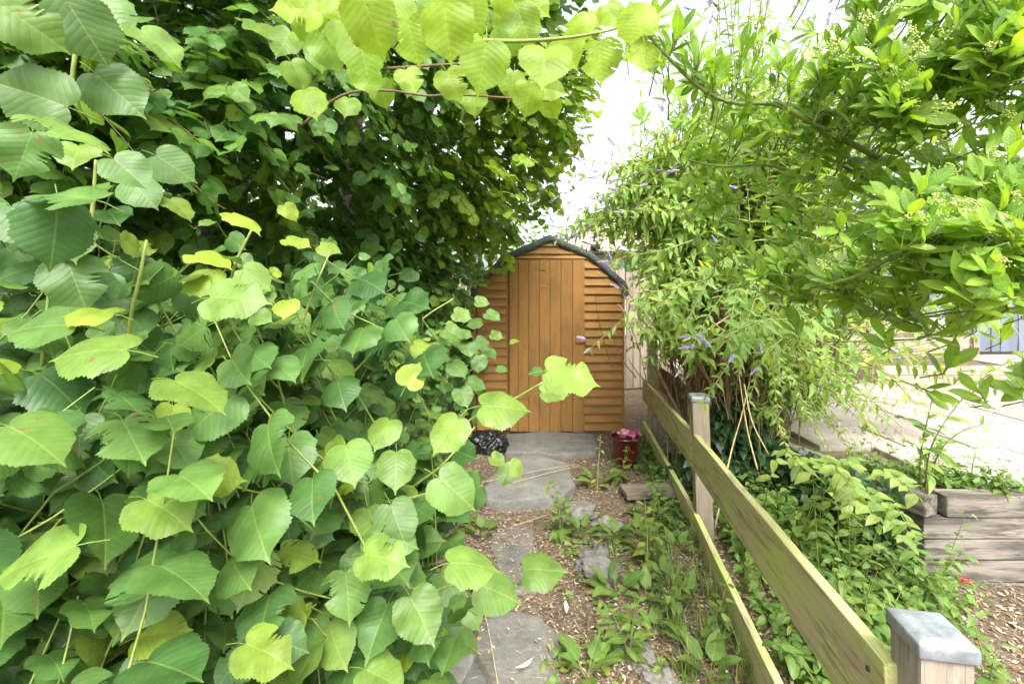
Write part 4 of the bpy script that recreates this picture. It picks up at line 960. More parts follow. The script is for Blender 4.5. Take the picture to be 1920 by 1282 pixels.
# ---- butterfly bush behind the fence
budd_c = Vector((1.68, 3.55, 0))
bush = empty('butterfly_bush', budd_c, 'tall butterfly bush with grey green leaves and small purple flower spikes behind the fence', 'shrub')
FB = Fam('buddleia', 'buddleia_leaf', bush, 300)
def spike_mesh(seed, mat, frac):
    rs = random.Random(seed); b = MB()
    for i in range(95):
        h = rs.random() ** .9; r = .17 * (1 - h * .75) * rs.uniform(.55, 1.1); a = rs.uniform(0, 6.28); c = Vector((r * math.cos(a), r * math.sin(a), h)); q = rs.uniform(.035, .06)
        t = Vector((math.cos(a), math.sin(a), .5)).normalized(); u = t.cross(Vector((0, 0, 1))).normalized() * q; w_ = t.cross(u).normalized() * q
        b.add([c - t * q * 1.2, c + u, c + w_, c - u, c - w_, c + t * q * .4], [(0, 1, 2), (0, 2, 3), (0, 3, 4), (0, 4, 1), (5, 2, 1), (5, 3, 2), (5, 4, 3), (5, 1, 4)])
    b.tube([(0, 0, -.15), (0, 0, .95)], [.018, .008], 4, False); return b.mesh('flower_spike', mat)
spikes = [spike_mesh(i, M['purple'], 0) for i in range(3)] + [spike_mesh(9, M['spent'], 0)]
bst = MB()
def bstem(pts, start, size, spacing, spike=True, tone=None, rad=.006, mb=True):
    L = [0.0]
    for a, q in zip(pts[:-1], pts[1:]): L.append(L[-1] + (q - a).length)
    tot = L[-1]; s = start * tot; flip = random.random() * 3.14
    while s < tot - .01:
        k = max(i for i in range(len(L)) if L[i] <= s); k = min(k, len(pts) - 2); f = (s - L[k]) / max(L[k + 1] - L[k], 1e-6)
        p = pts[k].lerp(pts[k + 1], f); d = (pts[k + 1] - pts[k]).normalized(); u = d.cross(Vector((.2, .1, .95))).normalized(); v = d.cross(u); flip += 1.57
        e = size * (1.0 - .55 * max(0, (s / tot - .6) / .4)) * random.uniform(.75, 1.2)
        for sg in (-1, 1):
            o = (u * math.cos(flip) * sg + v * math.sin(flip) * sg) * .8 + d * .55 + Vector((0, 0, -.25)) + rv(.12); o.normalize()
            nn = Vector((0, -.25, .85)) + d * .2 + rv(.25); nn = nn - o * nn.dot(o) * .8
            yel = .85 if random.random() < .03 else .22 * random.random() ** 2
            FB.add(p, o, nn, e, tone if tone is None else min(1, max(0, tone + random.uniform(-.3, .3))), yel)
        s += spacing * random.uniform(.8, 1.25)
    n = len(pts); 
    if mb: bst.tube(pts, [rad * (1 - .8 * i / n) + .0008 for i in range(n)], 4, False)
    if spike:
        d = (pts[-1] - pts[-2]).normalized() + Vector((0, 0, .2)); mt = Matrix.Translation(pts[-1]) @ d.to_track_quat('Z', 'Y').to_matrix().to_4x4() @ Matrix.Scale(random.uniform(.04, .075), 4)
        link('flower_spike', spikes[random.choice((0, 1, 2, 0, 1, 2, 3))], bush, mt)
def clear(p):                                                          # keep the shed front and the sky gap open
    x, y = p.x / p.y * F + 960, HY - (p.z - CZ) / p.y * F
    if x < 1165 and y > 470: return False
    if x < 1105 + max(0, (470 - y)) * .1 and y > 400: return False
    if y < 400 and x < interp(y, [(-300, 1330), (0, 1290), (120, 1270), (200, 1215), (260, 1190), (330, 1130), (400, 1090)]): return False
    return True
n_ok = 0; tries = 0
while n_ok < 340 and tries < 9000:
    tries += 1
    t = Vector((random.uniform(.55, 3.6), random.uniform(2.5, 4.7), random.uniform(.7, 3.75)))
    if not clear(t) or (t - Vector((1.9, 3.6, 1.9))).length > 2.25: continue
    if t.z < 1.15 and t.y < 3 and t.x < 1.35: continue
    tx_, ty_ = t.x / t.y * F + 960, HY - (t.z - CZ) / t.y * F
    if 1285 < tx_ < 1490 and 535 < ty_ < 720 and random.random() < .85: continue
    if t.z < 1.2 and t.x > 2.2 and random.random() < .75: continue
    base = budd_c + Vector((random.gauss(0, .16), random.gauss(0, .16), 0)); h = max(t.z * 1.0, 1.0) + random.uniform(-.1, .35)
    mid = base.lerp(t, .5); mid.z = h * .78
    c = curve_pts([base, base.lerp(mid, .5) + Vector((0, 0, h * .18)), mid + Vector((0, 0, .06)), t], 16)
    if not all(clear(q) for q in c[9:]): continue
    n_ok += 1; bstem(c, random.uniform(.38, .62), random.uniform(.105, .15), .062, random.random() < .22, None, .0042)
print('buddleia stems', n_ok, tries)
HS = [[(1310,540,3.1),(1260,560,2.8),(1200,575,2.7),(1150,615,2.7),(1105,655,2.7)], [(1300,450,3.0),(1240,470,2.9),(1180,480,2.9),(1140,490,2.9)], [(1330,520,2.9),(1270,540,2.6),(1200,548,2.5),(1160,540,2.5)], [(1330,600,2.6),(1380,640,2.1),(1330,625,2.0),(1290,632,1.95)],
      [(1500,600,2.6),(1430,600,2.2),(1370,625,2.0),(1300,650,1.95)], [(1560,560,2.6),(1520,600,2.2),(1460,640,2.0),(1420,690,1.95)], [(1300,400,3.0),(1220,380,2.9),(1140,395,2.9),(1060,405,2.95),(1000,385,3.0)], [(1310,380,3.0),(1220,330,2.9),(1150,310,2.9),(1090,300,2.95)],
      [(1320,200,3.0),(1310,120,2.9),(1300,60,2.9),(1330,10,2.9)], [(1480,200,3.0),(1500,120,2.9),(1520,60,2.9)], [(1400,150,3.0),(1420,80,2.9),(1440,10,2.9)], [(1260,420,3.2),(1210,320,3.0),(1200,220,3.0),(1205,130,3.0)], [(1300,260,3.0),(1285,220,2.9),(1275,190,2.9)],
      [(1550,640,2.6),(1620,640,2.3),(1700,640,2.2),(1760,615,2.2)], [(1500,620,2.6),(1580,660,2.4),(1660,700,2.3),(1720,760,2.2)], [(1560,620,2.8),(1640,610,2.7),(1740,600,2.7),(1800,640,2.7)], [(1450,700,2.9),(1530,720,2.6),(1600,760,2.5),(1640,820,2.4)],[(1460,660,2.9),(1540,690,2.6),(1620,740,2.5),(1690,800,2.4)],[(1480,640,2.9),(1580,680,2.6),(1640,690,2.5),(1700,720,2.4)],
      [(1735,930,2.5),(1740,860,2.4),(1765,800,2.35),(1830,720,2.3),(1920,660,2.25)], [(1728,930,2.5),(1725,860,2.45),(1740,780,2.4),(1760,700,2.35)],[(1735,930,2.5),(1760,850,2.4),(1800,810,2.35),(1860,790,2.3)]]
for _ in range(17):                                                   # drooping leafy sprays in front of the stool
    e = P(random.uniform(1270, 1560), random.uniform(575, 770), random.uniform(1.95, 2.6)); a = Vector((1.7 + random.gauss(0, .15), 3.2, e.z + random.uniform(.25, .6)))
    if e.z < .75 and e.x < 1.15: continue
    bstem(curve_pts([a, a.lerp(e, .55) + Vector((0, 0, .12)), e], 10), .25, .085, .055, random.random() < .15, .1, .003)
for _ in range(64):                                                   # thin stems leaning out over the patio edge
    e = P(random.uniform(1440, 1800), random.uniform(570, 880), random.uniform(2.45, 3.2)); a = Vector((random.uniform(1.6, 2.0), 3.4, random.uniform(.2, 1.0)))
    if e.z < .4: continue
    bstem(curve_pts([a, a.lerp(e, .5) + Vector((0, 0, .22)), e], 10), .35, random.uniform(.05, .08), .045, random.random() < .08, .8, .0025)
for _ in range(48):
    e = P(random.uniform(1172, 1270), random.uniform(470, 690), random.uniform(2.9, 3.7)); a = Vector((1.6 + random.gauss(0, .1), 3.6, random.uniform(.9, 1.7)))
    bstem(curve_pts([a, a.lerp(e, .5) + Vector((0, 0, .12)), e], 8), .1, random.uniform(.08, .11), .05, False, None, .003)
for _ in range(75):
    e = P(random.uniform(1080, 1250), random.uniform(130, 430), random.uniform(2.7, 3.3))
    if e.x / e.y * F + 960 < interp(HY - (e.z - CZ) / e.y * F, [(130, 1225), (200, 1185), (260, 1145), (330, 1095), (400, 1075)]): continue
    a = Vector((1.5 + random.gauss(0, .12), 3.3, random.uniform(1.6, 2.3))); bstem(curve_pts([a, a.lerp(e, .5) + Vector((0, 0, .15)), e], 10), .15, random.uniform(.09, .13), .055, random.random() < .4, .8, .003)
for _ in range(58):
    ex = random.uniform(1030, 1230); ey = random.uniform(max(270, 470 - (ex - 1000) * 1.0), 470) if ex < 1165 else random.uniform(240, 640)
    e = P(ex, ey, random.uniform(2.6, 3.3)); a = Vector((1.55 + random.gauss(0, .1), 3.3, random.uniform(1.2, 2.1)))
    bstem(curve_pts([a, a.lerp(e, .5) + Vector((0, 0, .22)), e], 10), .15, random.uniform(.08, .12), .055, random.random() < .3, None, .003)
for i, h in enumerate(HS):
    dim = i in (3, 4, 5); bstem(curve_pts([P(*q) for q in h], 14), .25, .10 if not dim else .105, .065, i < 13, .15 if dim else None, .004)
bst.build('thin_stem', M['bstem'], bush)['kind'] = 'stuff'
for i in range(13):                                                   # thick brown stems of the stool
    a = budd_c + Vector((random.gauss(-.02, .13), random.gauss(0, .13), -.03)); t = a + Vector((random.gauss(0, .22), random.gauss(0, .2), random.uniform(1.0, 1.7)))
    c = curve_pts([a, a.lerp(t, .4) + rv(.03), t], 12); b = MB(); b.tube(c, [random.uniform(.016, .026) * (1 - .55 * k / 12) for k in range(13)], 7); b.build('stem', M['dead_stem'], bush)
b = MB()
for i in range(520):
    a = budd_c + Vector((random.gauss(0, .25), random.gauss(-.12, .17), random.uniform(.55, 1.15))); t = a + Vector((random.gauss(0, .2), random.gauss(0, .15), random.uniform(.25, .65)))
    c = curve_pts([a, a.lerp(t, .5) + rv(.025), t], 5); b.tube(c, [.005, .0045, .004, .0035, .003, .002], 4, False)
b.build('dry_twig', M['dead_stem'], bush)['kind'] = 'stuff'
for pl in ([(1340,990,2.6),(1370,850,2.7),(1395,760,2.9),(1420,640,3.1)], [(1395,720,2.6),(1410,790,2.55),(1440,850,2.5)], [(1280,640,2.5),(1340,610,2.6),(1410,560,2.8)], [(1420,880,2.6),(1400,800,2.7),(1385,700,2.9)]):
    px_stem('stem', pl, .005, .003, M['tan_stem'], bush)
for i, (px, py, d) in enumerate([(1350,20,2.9),(1330,45,2.9),(1300,20,2.9),(1325,5,2.9),(1520,58,2.9),(1505,40,2.95),(1090,240,2.95),(1065,275,2.95),(1095,300,2.95),(1145,300,2.95),(1140,345,2.9),(1210,275,2.9),(1225,322,2.9),(1258,322,2.9),(1002,382,3),(1030,380,3),(1036,418,3),(1300,205,2.85),(1285,215,2.85),(1380,353,2.6),(1145,485,2.75),(1170,585,2.7),(1095,635,2.7),(1307,628,1.95),(1735,625,2.6),(1750,640,2.6),(1680,660,2.4),(1760,598,2.7),(1680,780,2.3),(1250,323,2.85),(1010,365,3),(1240,210,2.9)]):
    p = P(px, py, d); dv = Vector((random.uniform(-.8, .8), -.2, random.uniform(-.2, 1))); mt = Matrix.Translation(p) @ dv.to_track_quat('Z', 'Y').to_matrix().to_4x4() @ Matrix.Scale(random.uniform(.05, .085), 4)
    link('flower_spike', spikes[i % 3 if i % 7 else 3], bush, mt)

# ---- background trees and hedges
def bg_tree(name, loc, h, rad, nl, size, label, group=None, low=.25, mk='far_leaf'):
    t = empty(name, loc, label, 'tree', group); f = Fam('weed', mk, t, 0); L = Vector(loc)
    b = MB(); c = curve_pts([L, L + Vector((.05, .05, h * .4)), L + Vector((.1, 0, h * .85))], 10); b.tube(c, [.10 * h / 5 * (1 - .8 * i / 10) + .01 for i in range(11)], 8); b.build('trunk', M['bark'], t)
    lb = MB(); cl = []
    for i in range(34):
        a = random.uniform(0, 6.28); z_ = random.uniform(low, .97) * h; w_ = math.sin(math.pi * min(1, max(.08, (z_ / h - low * .6) / (1.02 - low * .6)))) ** .6
        e = L + Vector((math.cos(a) * rad * w_ * random.uniform(.45, 1), math.sin(a) * rad * w_ * random.uniform(.45, 1), z_)); s0 = L + Vector((.05, .03, z_ * .7))
        lb.tube(curve_pts([s0, s0.lerp(e, .5) + Vector((0, 0, .1)), e], 5), [.02, .017, .014, .011, .008, .004], 4, False); cl.append(e)
    lb.build('limb', M['twig'], t)
    for _ in range(nl):
        e = random.choice(cl); p = e + rv(rad * .19); o = (p - L - Vector((0, 0, h * .5))).normalized() + Vector((0, 0, -.3)) + rv(.5)
        f.add(p, o, Vector((0, 0, .7)) + rv(.5), size * random.uniform(.7, 1.2), None, .2 * random.random())
bg_tree('garden_tree', (3.6, 8.2, 0), 4.2, 1.7, 3800, .12, 'soft pale green tree far behind the butterfly bush', None, .12)
bg_tree('garden_tree', (6.6, 9.2, 0), 5.6, 2.2, 3800, .13, 'leafy tree behind the blue fence, hidden by the evergreen', None, .2)
bg_tree('garden_tree', (-.9, 9.6, 0), 5.5, 1.9, 3200, .12, 'dark leafy tree far behind the shed roof', None, .05)
bg_tree('garden_tree', (-4.2, 7.6, 0), 6.5, 2.3, 3600, .13, 'dark tree deep in the shade behind the lime trunks', None, .02)
hd = empty('hedge', (-5.6, 4.5, 0), 'dense dark hedge far behind the lime trunks', 'hedge'); fh = Fam('weed', 'lime_tree_leaf', hd, 0)
for _ in range(8500):
    p = Vector((-5.4 - abs(random.gauss(0, .35)), random.uniform(-1.5, 13), random.uniform(0, 3.6))); fh.add(p, Vector((1, -.2, -.5)) + rv(.5), Vector((.7, -.3, .6)) + rv(.3), random.uniform(.10, .15), None, 0)
b = MB()
for i in range(24):
    y = -1.2 + i * .6; b.tube([(-5.75, y, -.05), (-5.7, y + random.uniform(-.1, .1), 1.2), (-5.75, y + random.uniform(-.2, .2), 3.2)], [.03, .024, .01], 6)
b.build('trunk', M['bark'], hd)

# ---- weeds, ivy, grass, litter
def W(px, py, z=-.02): return G(px, py, z)
def weed_proto(kind, seed):
    """returns (stem mesh, [(leaf variant, matrix, tint)])"""
    rs = random.Random(seed); bs = []; lv = []
    SM = M["shoot"] if kind != "yellow" else M["tan_stem"]
    def lf(p, o, n, s, y=0.0):
        m = Matrix(basis(np.array([tuple(o)]), np.array([tuple(n)]))[0].tolist()).to_4x4() @ Matrix.Scale(s, 4); m.translation = p; lv.append((rs.randrange(5), m, (rs.random(), y, rs.random(), 1)))
    if kind == 'rosette':
        for i in range(rs.randint(7, 10)):
            a = i * 2.4 + rs.uniform(-.3, .3); el = rs.uniform(.25, 1.0); o = Vector((math.cos(a) * math.cos(el), math.sin(a) * math.cos(el), math.sin(el))); s = rs.uniform(.07, .12)
            p = o * .05 + Vector((0, 0, .01)); b = MB(); b.tube([(0, 0, 0), p], [.002, .0015], 3, False); bs.append(b.mesh('stem', SM)); lf(p, o, Vector((-math.cos(a) * math.sin(el) * .8, -math.sin(a) * math.sin(el) * .8, 1)), s, .12 * rs.random())
    else:
        nst = 1 if kind == 'yellow' else rs.randint(2, 4)
        for k in range(nst):
            a = rs.uniform(0, 6.28); ln = Vector((math.cos(a), math.sin(a), 0)) * rs.uniform(.03, .16); H = rs.uniform(.2, .36) if kind != 'yellow' else .34
            pts = [Vector((0, 0, 0)), ln * .3 + Vector((0, 0, H * .5)), ln + Vector((0, 0, H))]; c = curve_pts(pts, 8); b = MB(); b.tube(c, [.0028 - .0018 * i / 8 for i in range(9)], 4, False); bs.append(b.mesh('stem', SM))
            m = rs.randint(4, 6)
            for i in range(m):
                u = (i + .8) / m; p = c[min(8, int(u * 8))]; f = rs.uniform(0, 3.14) + i * 1.57; s = (.085 if kind != 'yellow' else .06) * (1.1 - .6 * u) * rs.uniform(.8, 1.2)
                for sg in (0, math.pi):
                    o = Vector((math.cos(f + sg), math.sin(f + sg), rs.uniform(-.25, .45))); lf(p + o * .012, o, Vector((-o.x * .3, -o.y * .3, 1)), s, rs.uniform(.0, .25) if kind != 'yellow' else rs.uniform(.45, 1))
    return bs, lv
protos = {k: [weed_proto(k, i * 7 + j) for j in range(3)] for i, k in enumerate(('rosette', 'stalk', 'yellow'))}
def weed(kind, p, rot, sc, label, group, seed):
    r = empty('weed', p, label, 'weed', group); r.rotation_euler = (0, 0, rot); r.scale = (sc, sc, sc); st, lv = protos[kind][seed % 3]
    for me in st: o = bpy.data.objects.new('stem', me); COL.objects.link(o); o.parent = r
    for var, m, t in lv:
        q = bpy.data.objects.new('leaf', template_mesh('weed', 1, var, LM['weed_leaf'][1])); COL.objects.link(q); q.parent = r; q.matrix_basis = m; q.color = t
def gzp(x, y): return Vector((x, y, ground_z(x, y)))
g1 = 'weeds between the path and the fence'; k = 0
WL = ['upright green weed just behind the middle flagstone', 'leafy weed between the middle flagstone and the largest jagged stone', 'broad leaved weed at the front of the red pot, left side', 'leafy weed growing in front of the plank and the red pot', 'weed touching the right side of the upright pale stone', 'low weed between the upright pale stone and the lower rail', 'green weed right of the largest jagged stone', 'weed pressed against the lower fence rail, level with the largest stone', 'broad weed in front of the largest jagged stone, towards the fence', 'weed leaning on the lower rail a hand beyond the nearest grass', 'leafy weed just behind the low half buried stone', 'weed at the foot of the lower rail beside the low half buried stone', 'low weed at the left of the half buried stone', 'weed nearest the camera against the lower fence rail', 'weed under the lower rail, level with the front of the largest stone', 'small weed by the fence below the middle post', 'small weed by the fence just in front of the middle post', 'leafy weed at the near side of the largest jagged stone', 'weed poking through under the lower rail near the camera', 'weed at the bottom of the photo on the right flagstone edge', 'small weed just in front of the old plank', 'small weed between the old plank and the lower rail']
for px, py in [(1052,1000),(1090,1000),(1120,905),(1165,900),(1155,1010),(1190,1000),(1215,1050),(1250,1090),(1210,1120),(1265,1160),(1230,1190),(1300,1210),(1180,1245),(1330,1270),(1285,1120),(1240,985),(1270,1030),(1155,1110),(1345,1190),(1100,1270),(1205,960),(1235,940)]:
    p = G(px, py); weed('rosette' if k % 3 else 'stalk', gzp(p.x, p.y), random.uniform(0, 6.28), random.uniform(.8, 1.15), WL[k], g1, k); k += 1
for (px, py), lab in zip([(1215, 1060), (1120, 915)], ['spindly yellowing weed standing beside the lower fence rail', 'pale yellow leaved weed beside the red flower pot']):
    p = G(px, py); weed('yellow', gzp(p.x, p.y), 1.0 + k, 1.15, lab, None, k); k += 1
g2 = 'weeds behind the fence'
for _ in range(24):
    y = random.uniform(1.35, 4.2); fx = interp(y, [(.9, .82), (2.78, 1.19), (4.5, 1.34)]); x = fx + random.uniform(.12, .8 if y < 2.2 else .6)
    weed('stalk' if random.random() < .7 else 'rosette', gzp(x, y), random.uniform(0, 6.28), random.uniform(.9, 1.5), ('leafy green weed on the near bank between low fence and sleeper wall' if y < 2.0 else 'leafy green weed on the bank behind the middle fence post' if y < 3.0 else 'leafy green weed behind the far end of the low fence'), g2, k); k += 1
for (px, py), lab_ in zip([(1640,900),(1700,905),(1760,900),(1820,905),(1600,860),(1880,930)], [q + ' of the six weeds along the patio edge above the sleeper wall' for q in ('second from left', 'third from left', 'fourth from left', 'fifth from left', 'leftmost', 'rightmost')]):
    p = G(px, py, PZ); weed('stalk', Vector((p.x, p.y, PZ)), random.uniform(0, 6), .8, lab_, 'weeds on the patio edge', k); k += 1
for (px, py), lab_ in zip([(880,900),(905,1000),(850,985),(870,1110),(845,1190),(700,1270)], ['small weed under the lime leaves left of the step slab', 'small weed at the left edge of the middle flagstone', 'small weed under the lime leaves left of the middle flagstone', 'small weed under the lime leaves just beyond the near flagstone', 'small weed under the lime leaves beside the near flagstone', 'small weed under the lime leaves at the bottom of the photo']):
    p = G(px, py); weed('rosette', gzp(p.x, p.y), random.uniform(0, 6), .9, lab_, 'weeds under the lime shoots', k); k += 1
tang = empty('weed_tangle', (1.6, 2.3, 0), 'dense tangle of leafy weeds on the bank between the fence and the sleeper wall', 'weeds'); FW = Fam('weed', 'weed_leaf', tang, 300); tst = MB()
for _ in range(520):
    y = random.uniform(1.25, 3.9); fx = interp(y, [(.9, .82), (2.78, 1.15), (4.5, 1.34)]); wmax = interp(y, [(1.2, .26), (1.8, .55), (2.3, 1.05), (3.0, .85), (3.9, .6)]); x = fx + .10 + random.random() ** .8 * wmax
    g = gzp(x, y); H = random.uniform(.08, .30) * interp(y, [(1.2, .75), (2.2, 1.0), (3.9, 1.1)]) * (1.6 if random.random() < .12 else 1); ln = Vector((random.gauss(-.02, .09), random.gauss(-.05, .09), H)); c = curve_pts([g, g + ln * .5 + Vector((0, 0, .03)), g + ln], 6); tst.tube(c, [.0024, .0022, .002, .0018, .0015, .0012, .001], 3, False)
    m = random.randint(4, 7); big = random.uniform(.045, .085)
    for i in range(m):
        u = (i + 1) / m; p = c[min(6, int(u * 6))]; f = random.uniform(0, 3.14)
        for sg in (0, math.pi):
            o = Vector((math.cos(f + sg), math.sin(f + sg) - .2, random.uniform(-.45, .3))); FW.add(p + o * .01, o, Vector((-o.x * .3, -o.y * .3 - .25, 1)) + rv(.15), big * (1.15 - .5 * u) * random.uniform(.8, 1.2), None, .9 if random.random() < .03 else .12 * random.random() ** 2)
for _ in range(11):                                                   # long leafy canes arching over the wall corner
    a = gzp(random.uniform(1.55, 2.05), random.uniform(2.2, 2.9)); e = P(random.uniform(1500, 1760), random.uniform(860, 1010), random.uniform(1.7, 2.3)); c = curve_pts([a, a.lerp(e, .5) + Vector((0, 0, .28)), e], 9); tst.tube(c, [.003 - .0002 * i for i in range(10)], 4, False)
    for i in range(2, 10):
        for sg in (-1, 1):
            o = Vector((sg * .8, -.3, random.uniform(-.4, .1))) + rv(.25); FW.add(c[i], o, Vector((-.1, -.4, 1)) + rv(.2), random.uniform(.05, .085), None, .35 * random.random())
tst.build('stem', M['shoot'], tang)['kind'] = 'stuff'
# ivy at the foot of the butterfly bush and along the fence foot
ivy = empty('ivy', (1.6, 3.3, 0), 'dark glossy ivy covering the foot of the butterfly bush', 'ivy'); fi = Fam('ivy', 'ivy_leaf', ivy, 200)
for _ in range(700):                                                  # along the side of the sleeper wall
    u = random.random(); p = Vector((2.10 - .30 * u + random.gauss(-.05, .05), 2.45 + .95 * u, random.uniform(-.02, .42))); fi.add(p, Vector((-.5, -.3, -.6)) + rv(.3), Vector((-.8, -.4, .5)) + rv(.25), random.uniform(.04, .07), None, 0)
for _ in range(1900):
    a = random.uniform(0, 6.28); r = abs(random.gauss(0, .22)); p = budd_c + Vector((math.cos(a) * r - .02, math.sin(a) * r - .15, max(.0, .72 * math.exp(-r * r * 8) * random.random() ** .7)))
    fi.add(p, Vector((math.cos(a) * .5, math.sin(a) * .5 - .5, -.6)) + rv(.3), Vector((math.cos(a) * .6, math.sin(a) * .6 - .5, .6)) + rv(.25), random.uniform(.045, .075), None, 0)
b = MB()
for _ in range(26): 
    a = budd_c + Vector((random.gauss(0, .2), random.gauss(-.15, .15), 0)); b.tube(curve_pts([a, a + rv(.05) + Vector((0, 0, .2)), a + rv(.08) + Vector((0, 0, .4))], 5), .003, 4)
b.build('stem', M['twig'], ivy)
iv2 = empty('ivy', (1.28, 3.9, 0), 'small leaved ivy trailing round the flower pot and fence foot', 'ivy'); fi2 = Fam('ivy', 'weed_leaf', iv2, 120)
for _ in range(620):
    y = random.uniform(2.6, 4.5); fx = interp(y, [(.9, .82), (2.78, 1.19), (4.5, 1.34)]); x = fx - abs(random.gauss(0, .13)) - .03
    p = gzp(x, y) + Vector((0, 0, random.uniform(.01, .06))); fi2.add(p, rv(1) * .6 + Vector((-.3, -.5, 0)), Vector((0, -.3, 1)) + rv(.3), random.uniform(.028, .05), random.random() * .6, 0)
cr = empty('creeping_plant', (.5, 2.1, 0), 'low patch of small round creeping leaves between the flagstones and the fence', 'plant'); fc = Fam('weed', 'weed_leaf', cr, 160)
for _ in range(46):
    y0 = random.uniform(1.5, 3.1); x0 = random.uniform(.16, interp(y0, [(1.5, .62), (3.1, .95)])); a = random.uniform(0, 6.28); q = Vector((x0, y0, 0))
    for i in range(random.randint(8, 18)):
        a += random.gauss(0, .35); q = q + Vector((math.cos(a), math.sin(a), 0)) * .022; o = Vector((math.cos(a + random.choice((-1.2, 1.2))), math.sin(a + random.choice((-1.2, 1.2))), .1))
        if any((q.x - c[0]) ** 2 + (q.y - c[1]) ** 2 < r * r for c, r in (((-.02, 1.7), .17), ((.08, 3.55), .34))): continue
        fc.add(gzp(q.x, q.y) + Vector((0, 0, random.uniform(.012, .035))), o, Vector((0, -.2, 1)) + rv(.25), random.uniform(.024, .05), None, .5 * random.random() ** 2)
iv3 = empty('ivy', (2.5, 2.5, PZ), 'pale ivy strands trailing over the top of the sleeper wall', 'ivy'); fi3 = Fam('ivy', 'weed_leaf', iv3, 100)
for _ in range(520):
    u = random.random(); p = Vector((2.05 + u * .75 + random.gauss(0, .05), 2.75 - u * .3 + random.gauss(0, .06), PZ + .02 + abs(random.gauss(0, .03)))); fi3.add(p, rv(1), Vector((0, -.3, 1)) + rv(.4), random.uniform(.025, .045), None, 0)
# grass tufts
def tuft_mesh(seed):
    rs = random.Random(seed); V, Fc, U, Tn = [], [], [], []
    for i in range(34):
        a = rs.uniform(0, 6.28); h = rs.uniform(.08, .22); ln = rs.uniform(.04, .16); c = Vector((rs.gauss(0, .02), rs.gauss(0, .02), 0)); d = Vector((math.cos(a), math.sin(a), 0)); s_ = Vector((-d.y, d.x, 0)); k0 = len(V); tt = (rs.random(), rs.random() ** 2, 0, 1)
        for q in range(4):
            u = q / 3; p = c + d * ln * u * u + Vector((0, 0, h * (u - .35 * u * u * (ln / .16)))); w_ = .0022 * (1 - u * .9)
            V += [p - s_ * w_, p + s_ * w_]; U += [(0, u), (0.1, u)]; Tn += [tt, tt]
        for q in range(3): a_ = k0 + q * 2; Fc += [(a_, a_ + 1, a_ + 3), (a_, a_ + 3, a_ + 2)]
    return raw_mesh('grass_tuft', np.array(V), np.array(Fc), np.array(U), np.array(Tn), M['grass'])
tm = [tuft_mesh(i) for i in range(3)]
for i, (px, py) in enumerate([(1300,1080),(1330,1120),(1270,1180),(1350,1230),(1290,1270),(1250,1060),(1390,1270),(1310,1020),(885,975),(1230,1030),(1150,1060),(1260,1110),(1320,1190)]):
    p = G(px, py); o = link('grass_tuft', tm[i % 3], None, Matrix.Translation(gzp(p.x, p.y)) @ Matrix.Rotation(i * 1.1, 4, 'Z')); tag(o, 'thin tuft of grass among the weeds by the fence', 'grass tuft', 'grass tufts by the fence')
# litter: one uncountable layer of dry bits, straw and needles
def litter(name, n, region, zf, label, size=(.008, .028)):
    V, Fc, Tn = [], [], []
    for _ in range(n):
        x, y = region(); z_ = zf(x, y) + random.uniform(.002, .016); a = random.uniform(0, 6.28); t = (random.random(), random.random(), random.random(), 1); k0 = len(V)
        if random.random() < .55: l, w_ = random.uniform(.03, .09), random.uniform(.0008, .0018)
        else: l = random.uniform(*size); w_ = l * random.uniform(.25, .6)
        d = Vector((math.cos(a), math.sin(a), random.uniform(-.25, .25))); s_ = Vector((-math.sin(a), math.cos(a), random.uniform(-.5, .5))); c = Vector((x, y, z_)); cu = random.uniform(-.2, .5) * w_
        V += [c - d * l * .5, c + s_ * w_ * .5 + Vector((0, 0, cu)), c + d * l * .5, c - s_ * w_ * .5 + Vector((0, 0, cu)), c + Vector((0, 0, .0))]
        Fc += [(k0, k0 + 3, k0 + 4), (k0 + 3, k0 + 2, k0 + 4), (k0 + 2, k0 + 1, k0 + 4), (k0 + 1, k0, k0 + 4)]; Tn += [t] * 5
    V = np.array([tuple(v) for v in V]); o = link(name, raw_mesh(name, V, np.array(Fc), V[:, :2], np.array(Tn), M['litter'])); tag(o, label, 'litter', None, 'stuff')
SLABS = [((-.02, 1.7), .17), ((.02, 1.95), .14), ((.08, 3.55), .34), ((.33, 4.35), .38), ((0.02, 2.5), .09)]
def reg_path():
    while True:
        x, y = random.uniform(-.7, 1.4), random.uniform(1.35, 4.7)
        if any((x - c[0]) ** 2 + (y - c[1]) ** 2 < r * r for c, r in SLABS) and random.random() < .88: continue
        if x < -.35 and random.random() < .5: continue
        return x, y
litter('leaf_litter', 32000, reg_path, lambda x, y: max(ground_z(x, y), .0 if any((x - c[0]) ** 2 + (y - c[1]) ** 2 < r * r for c, r in SLABS[:2]) else -1) + .004, 'dry brown leaf litter and straw over the path', (.005, .024))
litter('leaf_litter', 12000, lambda: (random.uniform(1.0, 3.2), random.uniform(1.0, 4.0) if random.random() < .3 else random.uniform(1.1, 2.4)), ground_z, 'reddish brown bark litter on the bank behind the fence', (.012, .04))
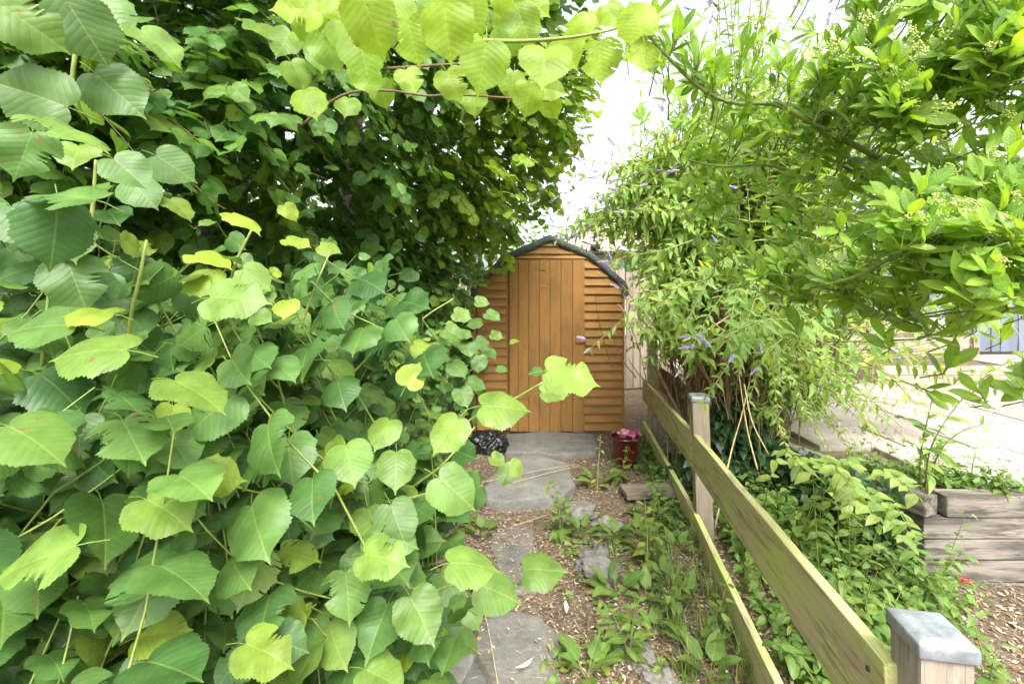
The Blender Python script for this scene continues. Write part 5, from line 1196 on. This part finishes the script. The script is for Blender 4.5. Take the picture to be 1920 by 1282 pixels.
def reg_patio():
    while True:
        x, y = random.uniform(2.1, 7), random.uniform(2.6, 6.5)
        if noise.noise(Vector((x * 1.5, y * 3, 0))) > .12 or random.random() < .12: return x, y
litter('leaf_litter', 8000, reg_patio, lambda x, y: PZ + .008, 'orange brown fallen petals lying in drifts on the patio', (.012, .035))
# fallen twigs, straws and bracts
for i, (a, q, lab) in enumerate([((880,1200),(925,1282),'thin dark stick lying along the left of the near flagstone'), ((1095,1130),(1100,1182),'short brown stick lying on the near flagstone edge'), ((985,1085),(1040,1010),'brown stick lying beside the middle flagstone'), ((905,1130),(935,1290),'long pale straw lying across the near flagstone'), ((900,905),(1090,868),'dry straw stalk lying on the raised step slab'), ((960,905),(1090,872),'second dry straw stalk crossing the raised step slab'), ((965,985),(1075,950),'bent straw stalk lying just in front of the step slab'), ((1000,1000),(1080,940),'dark twig lying from the litter to the speckled stone')]):
    zz = .066 if 'step' in lab and 'front' not in lab else .022; p0, p1 = G(*a, zz), G(*q, zz); b = MB(); c = curve_pts([p0, (p0 + p1) / 2 + Vector((random.uniform(-.02, .02), .01, .004)), p1], 8); b.tube(c, .0035 if 'stick' in lab or 'twig' in lab else .002, 5)
    tag(b.build('stick', M['twig'] if 'stick' in lab or 'twig' in lab else M['tan_stem']), lab, 'stick')
for px, py, rot, lab in [(985, 1248, .6, 'curled pale lime seed bract lying on the near flagstone'), (1072, 1232, 1.5, 'straight pale lime seed bract at the crack in the flagstones'), (1062, 1140, 1.5, 'pale dry bract lying in the litter right of the stick')]:
    p = G(px, py, .02); b = MB(); V = []
    for i in range(9):
        u = i / 8 - .5; w_ = .009 * math.cos(u * 2.8); cxx = Vector((u * .08, .03 * (u * u) * (1 if 'curled' in lab else .2), .004 + .012 * u * u)); V += [cxx + Vector((0, -w_, .002)), cxx, cxx + Vector((0, w_, .002))]
    b.add(V, [(i * 3 + j, i * 3 + 3 + j, i * 3 + 4 + j, i * 3 + 1 + j) for i in range(8) for j in range(2)])
    o = link('seed_bract', b.mesh('seed_bract', M['bract']), None, Matrix.Translation(p) @ Matrix.Rotation(rot, 4, 'Z')); tag(o, lab, 'bract')
emit_all()
